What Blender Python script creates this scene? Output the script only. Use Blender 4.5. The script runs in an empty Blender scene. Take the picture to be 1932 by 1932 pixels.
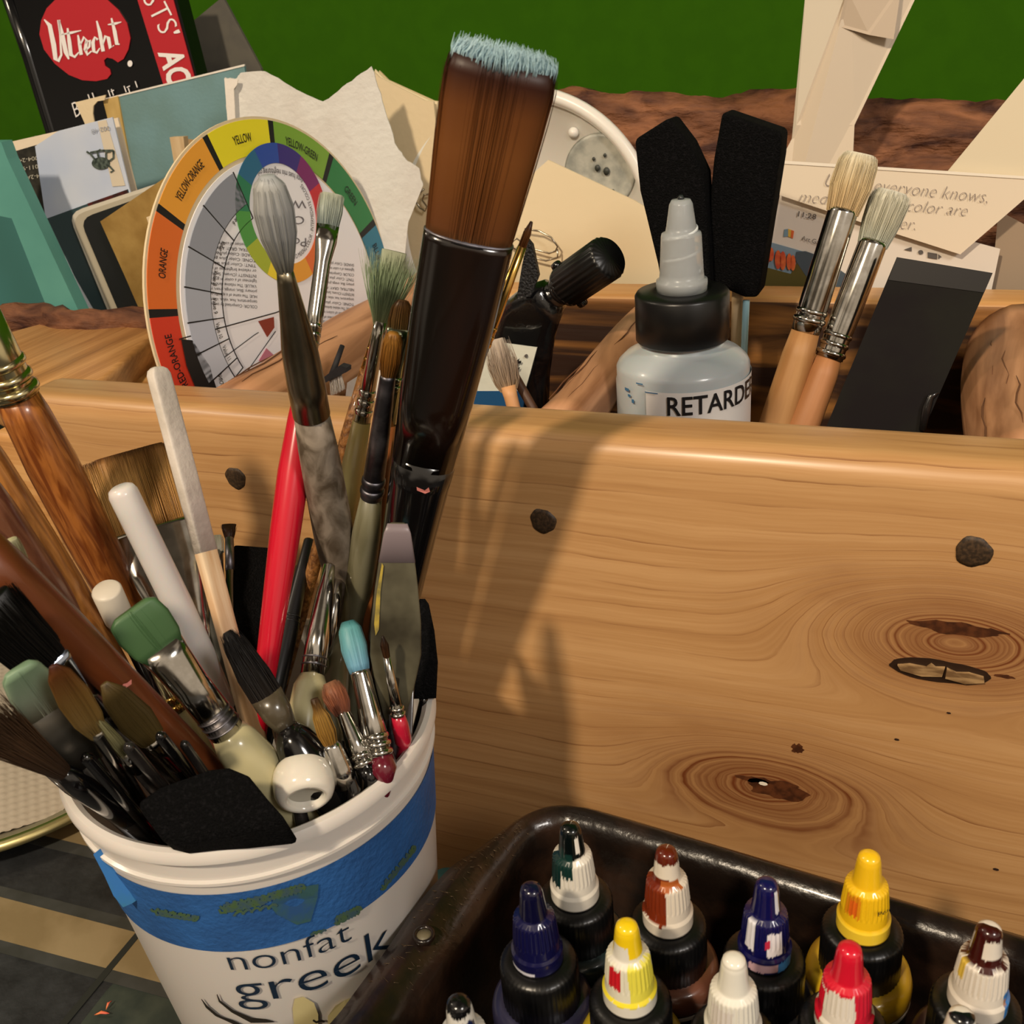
import bpy, math, random
import numpy as np
random.seed(4); RNG = np.random.default_rng(4)
S = bpy.context.scene
COL = S.collection

# ------------------------------------------------------------------ camera
F = 1930.0; CC = 966.0; H = 0.35; TZ = -0.012          # focal length in px, camera height, table height
nv = lambda v: np.asarray(v, float) / np.linalg.norm(v)
_dn = nv([1330-CC, 4800-CC, F])
_y = nv([1840-CC, -90-CC, F]); _y = nv(_y - _dn*_y.dot(_dn))
_x = np.cross(_y, -_dn)
W = np.stack([_x, _y, -_dn])                            # rows: world axes in camera space
C0 = np.array([0.0, 0.0, H])
cam = bpy.data.cameras.new('camera'); camo = bpy.data.objects.new('camera', cam); COL.objects.link(camo)
cam.sensor_width = 36; cam.lens = 36*F/1932; cam.clip_start = .01
from mathutils import Matrix, Vector
mw = Matrix.Identity(4)
for i in range(3):
    mw[i][0] = W[i][0]; mw[i][1] = -W[i][1]; mw[i][2] = -W[i][2]; mw[i][3] = C0[i]
camo.matrix_world = mw
cam.dof.use_dof = True; cam.dof.focus_distance = .37; cam.dof.aperture_fstop = 40
S.camera = camo

# ------------------------------------------------------------------ world, lamps, exposure
wd = bpy.data.worlds.new('room_light'); S.world = wd; wd.use_nodes = True
nt = wd.node_tree; bg = nt.nodes['Background']
tc = nt.nodes.new('ShaderNodeTexCoord'); nz = nt.nodes.new('ShaderNodeTexNoise'); cr = nt.nodes.new('ShaderNodeValToRGB')
nz.inputs['Scale'].default_value = 1.6; nz.inputs['Detail'].default_value = 1
nt.links.new(tc.outputs['Generated'], nz.inputs['Vector']); nt.links.new(nz.outputs['Fac'], cr.inputs['Fac'])
cr.color_ramp.elements[0].position = .42; cr.color_ramp.elements[0].color = (.10, .075, .05, 1)
cr.color_ramp.elements[1].position = .62; cr.color_ramp.elements[1].color = (1.0, .82, .62, 1)
nt.links.new(cr.outputs['Color'], bg.inputs['Color']); bg.inputs['Strength'].default_value = 1.0

def area(name, loc, target, size, power, col):
    l = bpy.data.lights.new(name, 'AREA'); l.shape = 'DISK'; l.size = size; l.energy = power; l.color = col
    o = bpy.data.objects.new(name, l); COL.objects.link(o); o.location = loc
    o.rotation_euler = (Vector(target)-Vector(loc)).to_track_quat('-Z', 'Y').to_euler()
area('ceiling_lamp', (-.30, -.75, 1.25), (-.1, .3, .15), .10, 27, (1, .82, .60))
area('pendant_lamp', (-1.3, .05, 1.3), (-.1, .3, .15), .15, 5, (1, .84, .64))
area('right_lamp', (1.0, -.45, 1.15), (-.1, .4, .2), .30, 15, (1, .93, .86))  # unseen lamp on the right, added to brighten the colour wheel
vs = S.view_settings; vs.view_transform = 'Standard'; vs.look = 'None'; vs.exposure = -0.58; vs.gamma = 1; vs.use_curve_mapping = False

# ------------------------------------------------------------------ pixel <-> place helpers
def ray(x, y): return W @ np.array([(x-CC)/F, (y-CC)/F, 1.0])
def P(x, y, d): return C0 + ray(x, y)*d
def onz(x, y, z): r = ray(x, y); return C0 + r*(z-H)/r[2]
def ony(x, y, yy): r = ray(x, y); return C0 + r*yy/r[1]
def onp(x, y, pl, off=0):                               # plane Y = y0 + k(z-.2) + m x
    y0, k, m = pl; r = ray(x, y); return C0 + r*(y0-off+k*(H-.2))/(r[1]-k*r[2]-m*r[0])
def dep(p): return float(((np.asarray(p)-C0) @ W)[2])
def proj(p):
    v = (np.asarray(p)-C0) @ W
    return np.array([CC+F*v[0]/v[2], CC+F*v[1]/v[2]])

# ------------------------------------------------------------------ materials
def srgb(c):
    if isinstance(c, str): c = [int(c[i:i+2], 16)/255 for i in (0, 2, 4)]
    return tuple(((u/12.92) if u <= .04045 else ((u+.055)/1.055)**2.4) for u in c)+(1,)
MATS = {}
def mat(name, col, rough=.5, metal=0, col2=None, scale=40, lo=.4, hi=.6, stretch=(1, 1, 1), coord='Object', bump=0, bscale=None,
        coat=0, trans=0, attr=None, sss=0, spec=.5, det=4, ior=1.45, dist=0):
    if name in MATS: return MATS[name]
    m = bpy.data.materials.new(name); m.use_nodes = True; t = m.node_tree; b = t.nodes['Principled BSDF']; MATS[name] = m
    b.inputs['Roughness'].default_value = rough; b.inputs['Metallic'].default_value = metal
    b.inputs['Coat Weight'].default_value = coat; b.inputs['Coat Roughness'].default_value = .08
    b.inputs['Transmission Weight'].default_value = trans; b.inputs['IOR'].default_value = ior
    b.inputs['Specular IOR Level'].default_value = spec
    if sss: b.inputs['Subsurface Weight'].default_value = sss; b.inputs['Subsurface Scale'].default_value = .004
    b.inputs['Base Color'].default_value = srgb(col)
    vec = None
    if col2 or bump:
        if coord == 'st':
            a = t.nodes.new('ShaderNodeAttribute'); a.attribute_name = 'st'; src = a.outputs['Vector']
        else: src = t.nodes.new('ShaderNodeTexCoord').outputs['Object']
        mp = t.nodes.new('ShaderNodeMapping'); t.links.new(src, mp.inputs['Vector']); mp.inputs['Scale'].default_value = stretch
        vec = mp.outputs['Vector']
    if col2:
        n = t.nodes.new('ShaderNodeTexNoise'); n.inputs['Scale'].default_value = scale; n.inputs['Detail'].default_value = det
        n.inputs['Distortion'].default_value = dist
        t.links.new(vec, n.inputs['Vector']); r = t.nodes.new('ShaderNodeValToRGB'); t.links.new(n.outputs['Fac'], r.inputs['Fac'])
        r.color_ramp.elements[0].position = lo; r.color_ramp.elements[0].color = srgb(col)
        r.color_ramp.elements[1].position = hi; r.color_ramp.elements[1].color = srgb(col2)
        t.links.new(r.outputs['Color'], b.inputs['Base Color'])
    if attr:
        a = t.nodes.new('ShaderNodeAttribute'); a.attribute_name = 'Col'; t.links.new(a.outputs['Color'], b.inputs['Base Color'])
    if bump:
        n2 = t.nodes.new('ShaderNodeTexNoise'); n2.inputs['Scale'].default_value = bscale or scale; n2.inputs['Detail'].default_value = 5
        t.links.new(vec, n2.inputs['Vector']); bp = t.nodes.new('ShaderNodeBump'); bp.inputs['Strength'].default_value = bump
        bp.inputs['Distance'].default_value = .002
        t.links.new(n2.outputs['Fac'], bp.inputs['Height']); t.links.new(bp.outputs['Normal'], b.inputs['Normal'])
    return m

def wood_mat(name, c_lo, c_mid, c_hi, knots=(), axis=0, freq=160, rough=.42, streak=1.0, bumpy=.15, kcol='6E3A1C'):
    """plain-sawn board: grain runs along axis (0 = X, 1 = Y); knots = [(x, z, size, strength)] in object space"""
    m = bpy.data.materials.new(name); m.use_nodes = True; t = m.node_tree; b = t.nodes['Principled BSDF']
    L = t.links.new
    def node(ty, **kw):
        n = t.nodes.new('ShaderNode'+ty)
        for k, v in kw.items(): setattr(n, k, v)
        return n
    def MA(op, a, c=None, d=None, clamp=False):
        n = node('Math', operation=op, use_clamp=clamp)
        for i, v in enumerate((a, c, d)):
            if v is None: continue
            if isinstance(v, (int, float)): n.inputs[i].default_value = v
            else: L(v, n.inputs[i])
        return n.outputs[0]
    tcn = node('TexCoord'); sp = node('SeparateXYZ'); L(tcn.outputs['Object'], sp.inputs[0])
    X, Y, Z = sp.outputs
    if axis == 1: X, Y = Y, X
    wn = node('TexNoise'); wn.inputs['Scale'].default_value = 1; wn.inputs['Detail'].default_value = 2
    cw = node('CombineXYZ'); L(MA('MULTIPLY', X, 5), cw.inputs[0]); L(MA('MULTIPLY', Y, 14), cw.inputs[1]); L(MA('MULTIPLY', Z, 14), cw.inputs[2])
    L(cw.outputs[0], wn.inputs['Vector'])
    wb = node('TexNoise'); wb.inputs['Scale'].default_value = 1; wb.inputs['Detail'].default_value = 3
    cb2 = node('CombineXYZ'); L(MA('MULTIPLY', X, 26), cb2.inputs[0]); L(MA('MULTIPLY', Y, 50), cb2.inputs[1]); L(MA('MULTIPLY', Z, 60), cb2.inputs[2]); L(cb2.outputs[0], wb.inputs['Vector'])
    g = MA('ADD', MA('ADD', MA('ADD', Z, MA('MULTIPLY', Y, .6)), MA('MULTIPLY', wn.outputs['Fac'], .016)), MA('MULTIPLY', wb.outputs['Fac'], .0035))
    dark = None
    for (kx, kz, ks, kst) in knots:
        dx = MA('MULTIPLY', MA('SUBTRACT', X, kx), .5); dz = MA('SUBTRACT', Z, kz)
        r = MA('SQRT', MA('ADD', MA('MULTIPLY', dx, dx), MA('MULTIPLY', dz, dz)))
        w = MA('POWER', 2.718, MA('MULTIPLY', MA('POWER', MA('DIVIDE', r, ks), 2.0), -1.0))
        rr = MA('ADD', MA('ADD', MA('MULTIPLY', r, 1.5), MA('MULTIPLY', wn.outputs['Fac'], .026)), MA('MULTIPLY', wb.outputs['Fac'], .018))
        g = MA('ADD', MA('MULTIPLY', g, MA('SUBTRACT', 1.0, w)), MA('MULTIPLY', rr, w))
        w2 = MA('POWER', 2.718, MA('MULTIPLY', MA('POWER', MA('DIVIDE', MA('ADD', r, MA('MULTIPLY', MA('SUBTRACT', wb.outputs['Fac'], .5), ks*1.4)), ks*1.25), 2.0), -1.0))
        w2 = MA('MULTIPLY', w2, kst)
        dark = w2 if dark is None else MA('MAXIMUM', dark, w2)
    # growth rings: narrow dark lines over broad tone bands, plus fine fibre
    n1 = node('TexNoise'); n1.noise_dimensions = '1D'; n1.inputs['Scale'].default_value = freq*.35; n1.inputs['Detail'].default_value = 2; L(g, n1.inputs['W'])
    n2 = node('TexNoise'); n2.noise_dimensions = '1D'; n2.inputs['Scale'].default_value = freq*1.4; n2.inputs['Detail'].default_value = 3; L(g, n2.inputs['W'])
    cf = node('CombineXYZ'); L(MA('MULTIPLY', X, 25), cf.inputs[0]); L(MA('MULTIPLY', g, 900), cf.inputs[2]); L(MA('MULTIPLY', Y, 500), cf.inputs[1])
    n3 = node('TexNoise'); n3.inputs['Scale'].default_value = 1; n3.inputs['Detail'].default_value = 3; L(cf.outputs[0], n3.inputs['Vector'])
    v = MA('ADD', MA('MULTIPLY', n1.outputs['Fac'], .50), MA('ADD', MA('MULTIPLY', n2.outputs['Fac'], .30*streak), MA('MULTIPLY', n3.outputs['Fac'], .38)))
    rp = node('ValToRGB'); L(v, rp.inputs['Fac'])
    e = rp.color_ramp.elements; e[0].position = .36; e[0].color = srgb(c_lo); e[1].position = .72; e[1].color = srgb(c_hi)
    k = e.new(.54); k.color = srgb(c_mid)
    out = rp.outputs['Color']
    fr = MA('FRACT', MA('MULTIPLY', g, freq*.75)); ln = MA('SUBTRACT', 1.0, MA('DIVIDE', fr, .10), clamp=True)
    ln = MA('MULTIPLY', ln, MA('MULTIPLY', MA('SUBTRACT', wb.outputs['Fac'], .36), 2.6, clamp=True), clamp=True)
    ml = node('Mix', data_type='RGBA'); L(MA('MULTIPLY', ln, 1.0 if knots else .35, clamp=True), ml.inputs[0]); L(out, ml.inputs[6]); ml.inputs[7].default_value = srgb('7A4A26'); out = ml.outputs[2]
    if dark is not None:
        mx = node('Mix', data_type='RGBA'); L(MA('MULTIPLY', dark, MA('ADD', -.1, MA('MULTIPLY', n2.outputs['Fac'], 1.5)), clamp=True), mx.inputs[0]); L(out, mx.inputs[6])
        mx.inputs[7].default_value = srgb(kcol); out = mx.outputs[2]
    L(out, b.inputs['Base Color']); b.inputs['Roughness'].default_value = rough
    b.inputs['Coat Weight'].default_value = .25; b.inputs['Coat Roughness'].default_value = .25
    bp = node('Bump'); bp.inputs['Strength'].default_value = bumpy; bp.inputs['Distance'].default_value = .0006
    L(v, bp.inputs['Height']); L(bp.outputs['Normal'], b.inputs['Normal'])
    MATS[name] = m
    return m

# ------------------------------------------------------------------ mesh helpers
ORG = {}
def tag(o, label, cat, group=None, kind=None):
    if label: o['label'] = label
    if cat: o['category'] = cat
    if group: o['group'] = group
    if kind: o['kind'] = kind
    return o
def thing(name, label, cat, loc, group=None):
    o = bpy.data.objects.new(name, None); COL.objects.link(o); o.location = tuple(loc); o.empty_display_size = .01
    ORG[o.name] = np.array(loc, float); return tag(o, label, cat, group)
def obj(name, vf, m, parent=None, smooth=True, loc=None, label=None):
    v, f = vf[0], vf[1]; v = np.asarray(v, float)
    if parent is not None: org = ORG[parent.name]
    else: org = np.array(loc if loc is not None else [v[:, 0].mean(), v[:, 1].mean(), v[:, 2].min()])
    me = bpy.data.meshes.new(name); me.from_pydata((v-org).tolist(), [], f); me.update()
    mats = m if isinstance(m, (list, tuple)) else [m]
    for q in mats: me.materials.append(q)
    ex = vf[2] if len(vf) > 2 else {}
    if 'mi' in ex: me.polygons.foreach_set('material_index', ex['mi'])
    if 'st' in ex:
        a = me.attributes.new('st', 'FLOAT_VECTOR', 'POINT'); a.data.foreach_set('vector', np.asarray(ex['st'], float).ravel())
    if 'col' in ex:
        a = me.attributes.new('Col', 'FLOAT_COLOR', 'POINT'); a.data.foreach_set('color', np.asarray(ex['col'], float).ravel())
    me.polygons.foreach_set('use_smooth', [bool(smooth)]*len(me.polygons))
    o = bpy.data.objects.new(name, me); COL.objects.link(o)
    if parent is not None: o.parent = parent; ORG[o.name] = org
    else: o.location = tuple(org); ORG[o.name] = org
    if label: o['label'] = label
    if smooth == 'auto':
        me.polygons.foreach_set('use_smooth', [True]*len(me.polygons))
        try: me.set_sharp_from_angle(angle=math.radians(38))
        except Exception: pass
    return o
def join(*vfs):
    V = []; Fc = []; ST = []; CO = []; MI = []; n = 0
    hs = all(len(a) > 2 and 'st' in a[2] for a in vfs); hc = all(len(a) > 2 and 'col' in a[2] for a in vfs); hm = any(len(a) > 2 and 'mi' in a[2] for a in vfs)
    for a in vfs:
        V.append(np.asarray(a[0], float).reshape(-1, 3)); Fc += [[i+n for i in f] for f in a[1]]
        if hs: ST.append(np.asarray(a[2]['st']))
        if hc: CO.append(np.asarray(a[2]['col']))
        if hm: MI += list(a[2]['mi']) if len(a) > 2 and 'mi' in a[2] else [0]*len(a[1])
        n += len(a[0])
    ex = {}
    if hs: ex['st'] = np.concatenate(ST)
    if hc: ex['col'] = np.concatenate(CO)
    if hm: ex['mi'] = MI
    return np.concatenate(V), Fc, ex
def sweep(path, prof, ref, n=20, sq=2.0, caps=True, bumpf=None):
    """path points, prof [(a, b)] half widths along ref / across it; sq = superellipse power"""
    path = [np.asarray(p, float) for p in path]; V = []; Fc = []; ST = []; Ltot = 0
    for i, p in enumerate(path):
        t = nv(path[min(i+1, len(path)-1)] - path[max(i-1, 0)])
        w = nv(np.asarray(ref) - t*np.dot(ref, t)); b = np.cross(t, w)
        if i: Ltot += np.linalg.norm(p-path[i-1])
        for k in range(n):
            a = 2*math.pi*k/n; c, s = math.cos(a), math.sin(a)
            c2 = math.copysign(abs(c)**(2/sq), c); s2 = math.copysign(abs(s)**(2/sq), s)
            q = 1 if bumpf is None else bumpf(a, i)
            V.append(p + w*c2*prof[i][0]*q + b*s2*prof[i][1]*q); ST.append((c2*prof[i][0], s2*prof[i][1], Ltot))
    for i in range(len(path)-1):
        for k in range(n):
            k2 = (k+1) % n; Fc.append([i*n+k, i*n+k2, (i+1)*n+k2, (i+1)*n+k])
    if caps:
        Fc.append([k for k in range(n)][::-1]); Fc.append([(len(path)-1)*n+k for k in range(n)])
    return np.array(V), Fc, {'st': ST}
def lathe(c, prof, n=48, axis=(0, 0, 1), ref=(1, 0, 0), bumpf=None, caps=True):
    ax = nv(axis); return sweep_l(c, prof, ax, ref, n, bumpf, caps)
def sweep_l(c, prof, ax, ref, n, bumpf, caps):
    w = nv(np.asarray(ref)-ax*np.dot(ref, ax)); b = np.cross(ax, w); V = []; Fc = []; ST = []
    for i, (r, z) in enumerate(prof):
        for k in range(n):
            a = 2*math.pi*k/n; q = r*(1 if bumpf is None else bumpf(a, i))
            V.append(np.asarray(c)+ax*z+w*q*math.cos(a)+b*q*math.sin(a)); ST.append((q*math.cos(a), q*math.sin(a), z))
    for i in range(len(prof)-1):
        for k in range(n):
            k2 = (k+1) % n; Fc.append([i*n+k, i*n+k2, (i+1)*n+k2, (i+1)*n+k])
    if caps:
        if prof[0][0] > 1e-5: Fc.append([k for k in range(n)][::-1])
        if prof[-1][0] > 1e-5: Fc.append([(len(prof)-1)*n+k for k in range(n)])
    return np.array(V), Fc, {'st': ST}
def prism(pts, off):
    """polygon pts extruded by vector off"""
    pts = [np.asarray(p, float) for p in pts]; n = len(pts); off = np.asarray(off, float)
    V = pts+[p+off for p in pts]
    Fc = [list(range(n)), list(range(2*n-1, n-1, -1))]+[[i, i+n, (i+1) % n+n, (i+1) % n] for i in range(n)]
    return np.array(V), Fc
def box(a, b):
    x0, y0, z0 = a; x1, y1, z1 = b
    return prism([(x0, y0, z0), (x1, y0, z0), (x1, y0, z1), (x0, y0, z1)], (0, y1-y0, 0))
def bevel(o, w=.002, seg=3):
    md = o.modifiers.new('bevel', 'BEVEL'); md.width = w; md.segments = seg; md.limit_method = 'ANGLE'; md.angle_limit = math.radians(30); return o

def hairs(paths, wv, nvv, n, rh, cols, jit=.15, splay=0, ends=.12, seg_jit=0, shade=.25):
    """tuft of n thin hairs. paths = [(centre, a, b)] from base to tip; cols = colours base..tip"""
    K = len(paths); V = []; Fc = []; CO = []; cc = [np.array(srgb(c)[:3]) for c in cols]
    for h in range(n):
        r = math.sqrt(random.random()); th = random.random()*2*math.pi; u, v = r*math.cos(th), r*math.sin(th)
        du, dv = random.gauss(0, jit), random.gauss(0, jit); sh = 1-shade*random.random()
        cut = 1-ends*random.random()*(1 if random.random() < .8 else 2)
        base = len(V)
        for i in range(K):
            fr = i/(K-1)*cut*(K-1); j = min(int(fr), K-2); q = fr-j
            c = paths[j][0]*(1-q)+paths[j+1][0]*q; a = paths[j][1]*(1-q)+paths[j+1][1]*q; b = paths[j][2]*(1-q)+paths[j+1][2]*q
            t = fr/(K-1)
            uu = u+du*t*t+splay*u*t*t; v2 = v+dv*t*t
            p = c+wv*a*uu+nvv*b*v2; rr = rh*(1-.75*(i/(K-1))**2)
            ci = t*(len(cc)-1); cj = min(int(ci), len(cc)-2) if len(cc) > 1 else 0
            co = (cc[cj]*(1-(ci-cj))+cc[cj+1]*(ci-cj)) if len(cc) > 1 else cc[0]
            for k in range(3):
                aa = 2*math.pi*k/3+h
                V.append(p+wv*rr*math.cos(aa)+nvv*rr*math.sin(aa)); CO.append((*(co*sh), 1))
        for i in range(K-1):
            for k in range(3):
                k2 = (k+1) % 3; Fc.append([base+i*3+k, base+i*3+k2, base+(i+1)*3+k2, base+(i+1)*3+k])
    return np.array(V), Fc, {'col': CO}
HAIR = mat('bristle_fibre', 'FFFFFF', rough=.45, attr=1, spec=.4)

def text_geo(s, shear=0, offset=0, sx=1.0, extr=0, res=3):
    cu = bpy.data.curves.new('tmp', 'FONT'); cu.body = s; cu.size = 1; cu.shear = shear; cu.offset = offset; cu.extrude = 0; cu.resolution_u = res
    cu.space_character = 1.0
    o = bpy.data.objects.new('tmp', cu); COL.objects.link(o)
    dg = bpy.context.evaluated_depsgraph_get(); me = o.evaluated_get(dg).to_mesh()
    V = np.array([tuple(v.co) for v in me.vertices]).reshape(-1, 3); Fc = [list(p.vertices) for p in me.polygons]
    o.evaluated_get(dg).to_mesh_clear(); bpy.data.objects.remove(o); bpy.data.curves.remove(cu)
    if len(V): V[:, 0] *= sx
    return V, Fc
def text_fit(s, mapf, **kw):
    """mapf gets u in 0..1 across the word and v in cap heights"""
    V, Fc = text_geo(s, **kw)
    w = V[:, 0].max(); x0 = V[:, 0].min(); h = .73
    return np.array([mapf((a[0]-x0)/(w-x0), a[1]/h) for a in V]), Fc
def quadmap(p00, p10, p01, plane, off=.0005):
    """pixel corners: baseline start, baseline end, cap-top start"""
    p00, p10, p01 = map(np.array, (p00, p10, p01))
    def f(u, v):
        q = p00+(p10-p00)*u+(p01-p00)*v; return onp(q[0], q[1], plane, off)
    return f
def strokes(polys, w, mapf):
    """flat pen strokes: list of polylines in (u, v), half-width w in the same units"""
    V = []; Fc = []
    for pl in polys:
        pl = [np.array(p, float) for p in pl]; b = len(V)
        for i, p in enumerate(pl):
            t = pl[min(i+1, len(pl)-1)][:2]-pl[max(i-1, 0)][:2]; t = t/(np.linalg.norm(t)+1e-9); nn = np.array([-t[1], t[0]])
            ww = w*(p[2] if len(p) > 2 else 1); V += [mapf(*(p[:2]+nn*ww)), mapf(*(p[:2]-nn*ww))]
        for i in range(len(pl)-1): Fc.append([b+2*i, b+2*i+1, b+2*i+3, b+2*i+2])
    return np.array(V), Fc


# ------------------------------------------------------------------ setting: wall and table
from mathutils import noise as mnoise
WALL = mat('green_wall_paint', '2E5902', rough=.9, spec=.15, col2='305C02', scale=60, bump=.05, bscale=400)
o = obj('wall_back', box((-3, .80, -.75), (3, .86, 1.8)), WALL, smooth=False); o['kind'] = 'structure'
FLOOR = mat('floor_wood', '4A3524', rough=.6)
o = obj('floor', box((-3, -2, -.78), (3, .80, -.75)), FLOOR, smooth=False); o['kind'] = 'structure'

TOP = mat('slate_top', '15171A', rough=.55, col2='2B2E31', scale=90, lo=.3, hi=.75, bump=.15, bscale=300)
tb = thing('table', 'dark slate coloured work table with wide cream painted stripes', 'table', (-.2, .2, -.75))
bevel(obj('tabletop', box((-1.1, -.35, TZ-.03), (.9, .79, TZ)), TOP, tb, smooth=False), .003)
for x, y in ((-1.02, -.28), (.82, -.28), (-1.02, .72), (.82, .72)):
    obj('leg', box((x-.03, y-.03, -.75), (x+.03, y+.03, TZ-.03)), TOP, tb, smooth=False)
def on_top(px, z=TZ, h=.0004): return prism([onz(x, y, z+h) for x, y in px], (0, 0, -h*.9))
CREAM = mat('cream_stripe', '8E7E5E', rough=.5, col2='7C6C4C', scale=30, bump=.08, bscale=200)
GREY = mat('grey_stripe', '3B3D3C', rough=.5, col2='30322F', scale=60)
obj('painted_stripe', on_top([(-400, 1588), (-400, 1666), (340, 1864), (620, 1942), (620, 1850), (265, 1761)]), CREAM, tb, False, label='cream painted stripe')
obj('painted_stripe', on_top([(-400, 1375), (-400, 1450), (85, 1577), (185, 1601), (700, 1730), (700, 1640), (100, 1490)]), CREAM, tb, False, label='cream painted stripe')
obj('stripe_border', on_top([(-400, 1570), (-400, 1588), (265, 1761), (620, 1850), (620, 1830), (265, 1738)]), GREY, tb, False)
obj('stripe_border', on_top([(-400, 1666), (-400, 1688), (340, 1890), (620, 1966), (620, 1942), (340, 1864)]), GREY, tb, False)
obj('stripe_border', on_top([(-400, 1450), (-400, 1472), (85, 1598), (185, 1622), (700, 1752), (700, 1730), (185, 1601), (85, 1577)]), GREY, tb, False)
obj('groove', on_top([(262, 1752), (272, 1756), (120, 1940), (104, 1940)], h=.0006), mat('groove_dark', '1B1F1B', rough=.7), tb, False)
SLT = mat('slate_tile', '26302C', rough=.5, col2='384038', scale=120, lo=.4, hi=.7)
obj('tile', on_top([(272, 1796), (345, 1890), (420, 1960), (130, 1960), (200, 1870)], h=.0002), SLT, tb, False, label='greenish slate tile')

# orange flower scrap on the table
sc = []
for (x0, y0, x1, y1, w) in ((178, 1915, 206, 1912, 5), (200, 1905, 211, 1888, 3.4)):
    a, b = onz(x0, y0, TZ+.001), onz(x1, y1, TZ+.002); m_ = (a+b)/2+np.array([0, 0, .0012])
    sc.append(sweep([a, a*.6+m_*.4, m_, b*.6+m_*.4, b], [(.0001, .0001), (w*.0001, .0003), (w*.00016, .0005), (w*.0001, .0003), (.0001, .0001)], (.3, 1, 0), 8))
tag(obj('flower_scrap', join(*sc), mat('orange_petal', 'E08A50', rough=.5, col2='D8604A', scale=300)), 'small dried orange petal scrap lying on the dark tabletop', 'petal')

# plate with paper towel at the left edge
pa, pb = onz(-6, 1603, .0), onz(150, 1538, .0); R_ = .105
mid = (pa+pb)/2; hd = np.linalg.norm(pb-pa)/2; dirn = nv(np.cross(pb-pa, (0, 0, 1))); dirn = dirn if dirn[0] < 0 else -dirn
pc = mid+dirn*math.sqrt(R_**2-hd**2); pc[2] = TZ
pl = thing('plate', 'metal rimmed shallow dish at the left edge behind the tub', 'dish', pc)
GOLD = mat('old_brass', 'E0D49A', rough=.32, metal=1)
obj('dish_body', lathe(pc, [(a_*R_/.15, b_) for a_, b_ in ((.0, .001), (.09, .001), (.13, .0035), (.149, .013), (.147, .0125), (.12, .006), (.0, .004))], 96), mat('dish_inner', 'B9B09A', rough=.35, metal=.6), pl)
obj('rim', lathe(pc, [(R_-.004, .0105), (R_-.001, .0095), (R_+.002, .0115), (R_+.001, .0145), (R_-.003, .0150), (R_-.006, .013), (R_-.004, .0105)], 96, caps=False), GOLD, pl, label='shiny brass rim')
tw = mat('paper_towel', 'B7AE9F', rough=.9)
n_ = 150; V = []; Fc = []
for i in range(n_):
    for j in range(n_):
        u, v = i/(n_-1)-.5, j/(n_-1)-.5; x, y = pc[0]+u*.24, pc[1]+v*.24
        q = math.hypot(u, v); s_ = 1 if q < .49 else .49/q
        x, y = pc[0]+u*s_*.26*R_/.15, pc[1]+v*s_*.26*R_/.15
        z = pc[2]+.010+.006*mnoise.noise((x*14, y*14, 1))+.0009*max(0, math.sin(x*900)*math.sin(y*900))
        V.append((x, y, z))
for i in range(n_-1):
    for j in range(n_-1): a = i*n_+j; Fc.append([a, a+n_, a+n_+1, a+1])
tag(obj('paper_towel', (V, Fc), tw), 'dimpled white paper towel crumpled in the dish at the left edge', 'paper towel')

# ------------------------------------------------------------------ wooden tote
TL = np.array([-.15, .31, TZ])
tote = thing('wooden_tote', 'large honey coloured wooden tote with live edges holding art papers and bottles', 'wooden tote', TL)
kA = ony(1800, 1212, .296)-TL; kB = ony(1450, 1490, .296)-TL
PINE = wood_mat('honey_pine', 'AC7F50', 'BA8D5B', 'C69A68', [(kA[0], kA[2], .019, 1.05), (kB[0], kB[2], .021, 1.15)], rough=.40, freq=150)
PINE2 = wood_mat('honey_pine_plain', 'B07C46', 'C48F55', 'D0A066', [], rough=.45, freq=200)
fp = bevel(obj('front_panel', box((-.362, .296, TZ), (.26, .3265, .2178)), PINE, tote, smooth=True), .0085, 5)
PLUG = mat('wood_plug', '4E3A26', rough=.55, col2='2E2216', scale=900, lo=.35, hi=.6)
for i, (x, y, r) in enumerate(((445, 902, .0047), (1025, 983, .0048), (1837, 1041, .0052))):
    c = ony(x, y, .296)
    obj('wood_plug', lathe(c+np.array([0, .004, 0]), [(r*1.04, 0), (r, .0042), (r*.7, .0046), (0, .0046)], 28, axis=(0, -1, 0), bumpf=lambda a, i_: 1+.05*math.sin(3*a+i)+.03*math.sin(7*a)), PLUG, fp, label='dark round wood plug')
# broken knot with splintered filler
c = ony(1772, 1266, .296)
def blob(cx, cz, rx, rz, y, n=40, seed=0, amp=.14):
    return [np.array([cx+rx*math.cos(a)*(1+amp*mnoise.noise((math.cos(a)*2+seed, math.sin(a)*2, seed))), y, cz+rz*math.sin(a)*(1+amp*1.3*mnoise.noise((math.cos(a)*2, math.sin(a)*2+seed, seed+5)))]) for a in [2*math.pi*k/n for k in range(n)]]
kn = obj('knot', prism(blob(c[0], c[2], .0152, .0043, .2958, seed=3), (0, .002, 0)), mat('knot_dark', '2B1A0E', rough=.5), fp, False, label='dark broken knot')
sp = [prism([np.array([c[0]+x*.001, .2952-abs(h)*.0001, c[2]+z*.001]) for x, z in q], (0, .002, 0)) for q, h in (
    (((-12.6, .6), (-9, 1.6), (-4, 1.3), (-2.6, 2.9), (-1.2, 1.8), (1.5, 2.2), (1, -1.4), (-5, -2.4), (-11.5, -1.2)), 3),
    (((2.1, 2.0), (5, .8), (8.6, 1.4), (13, .6), (13.4, -1.2), (8, -2.7), (2, -1.7)), 6))]
obj('splinter', join(*sp), mat('splinter_pale', 'A8875C', rough=.6, col2='6E5233', scale=500, stretch=(.2, 1, 1)), kn, False)
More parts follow.
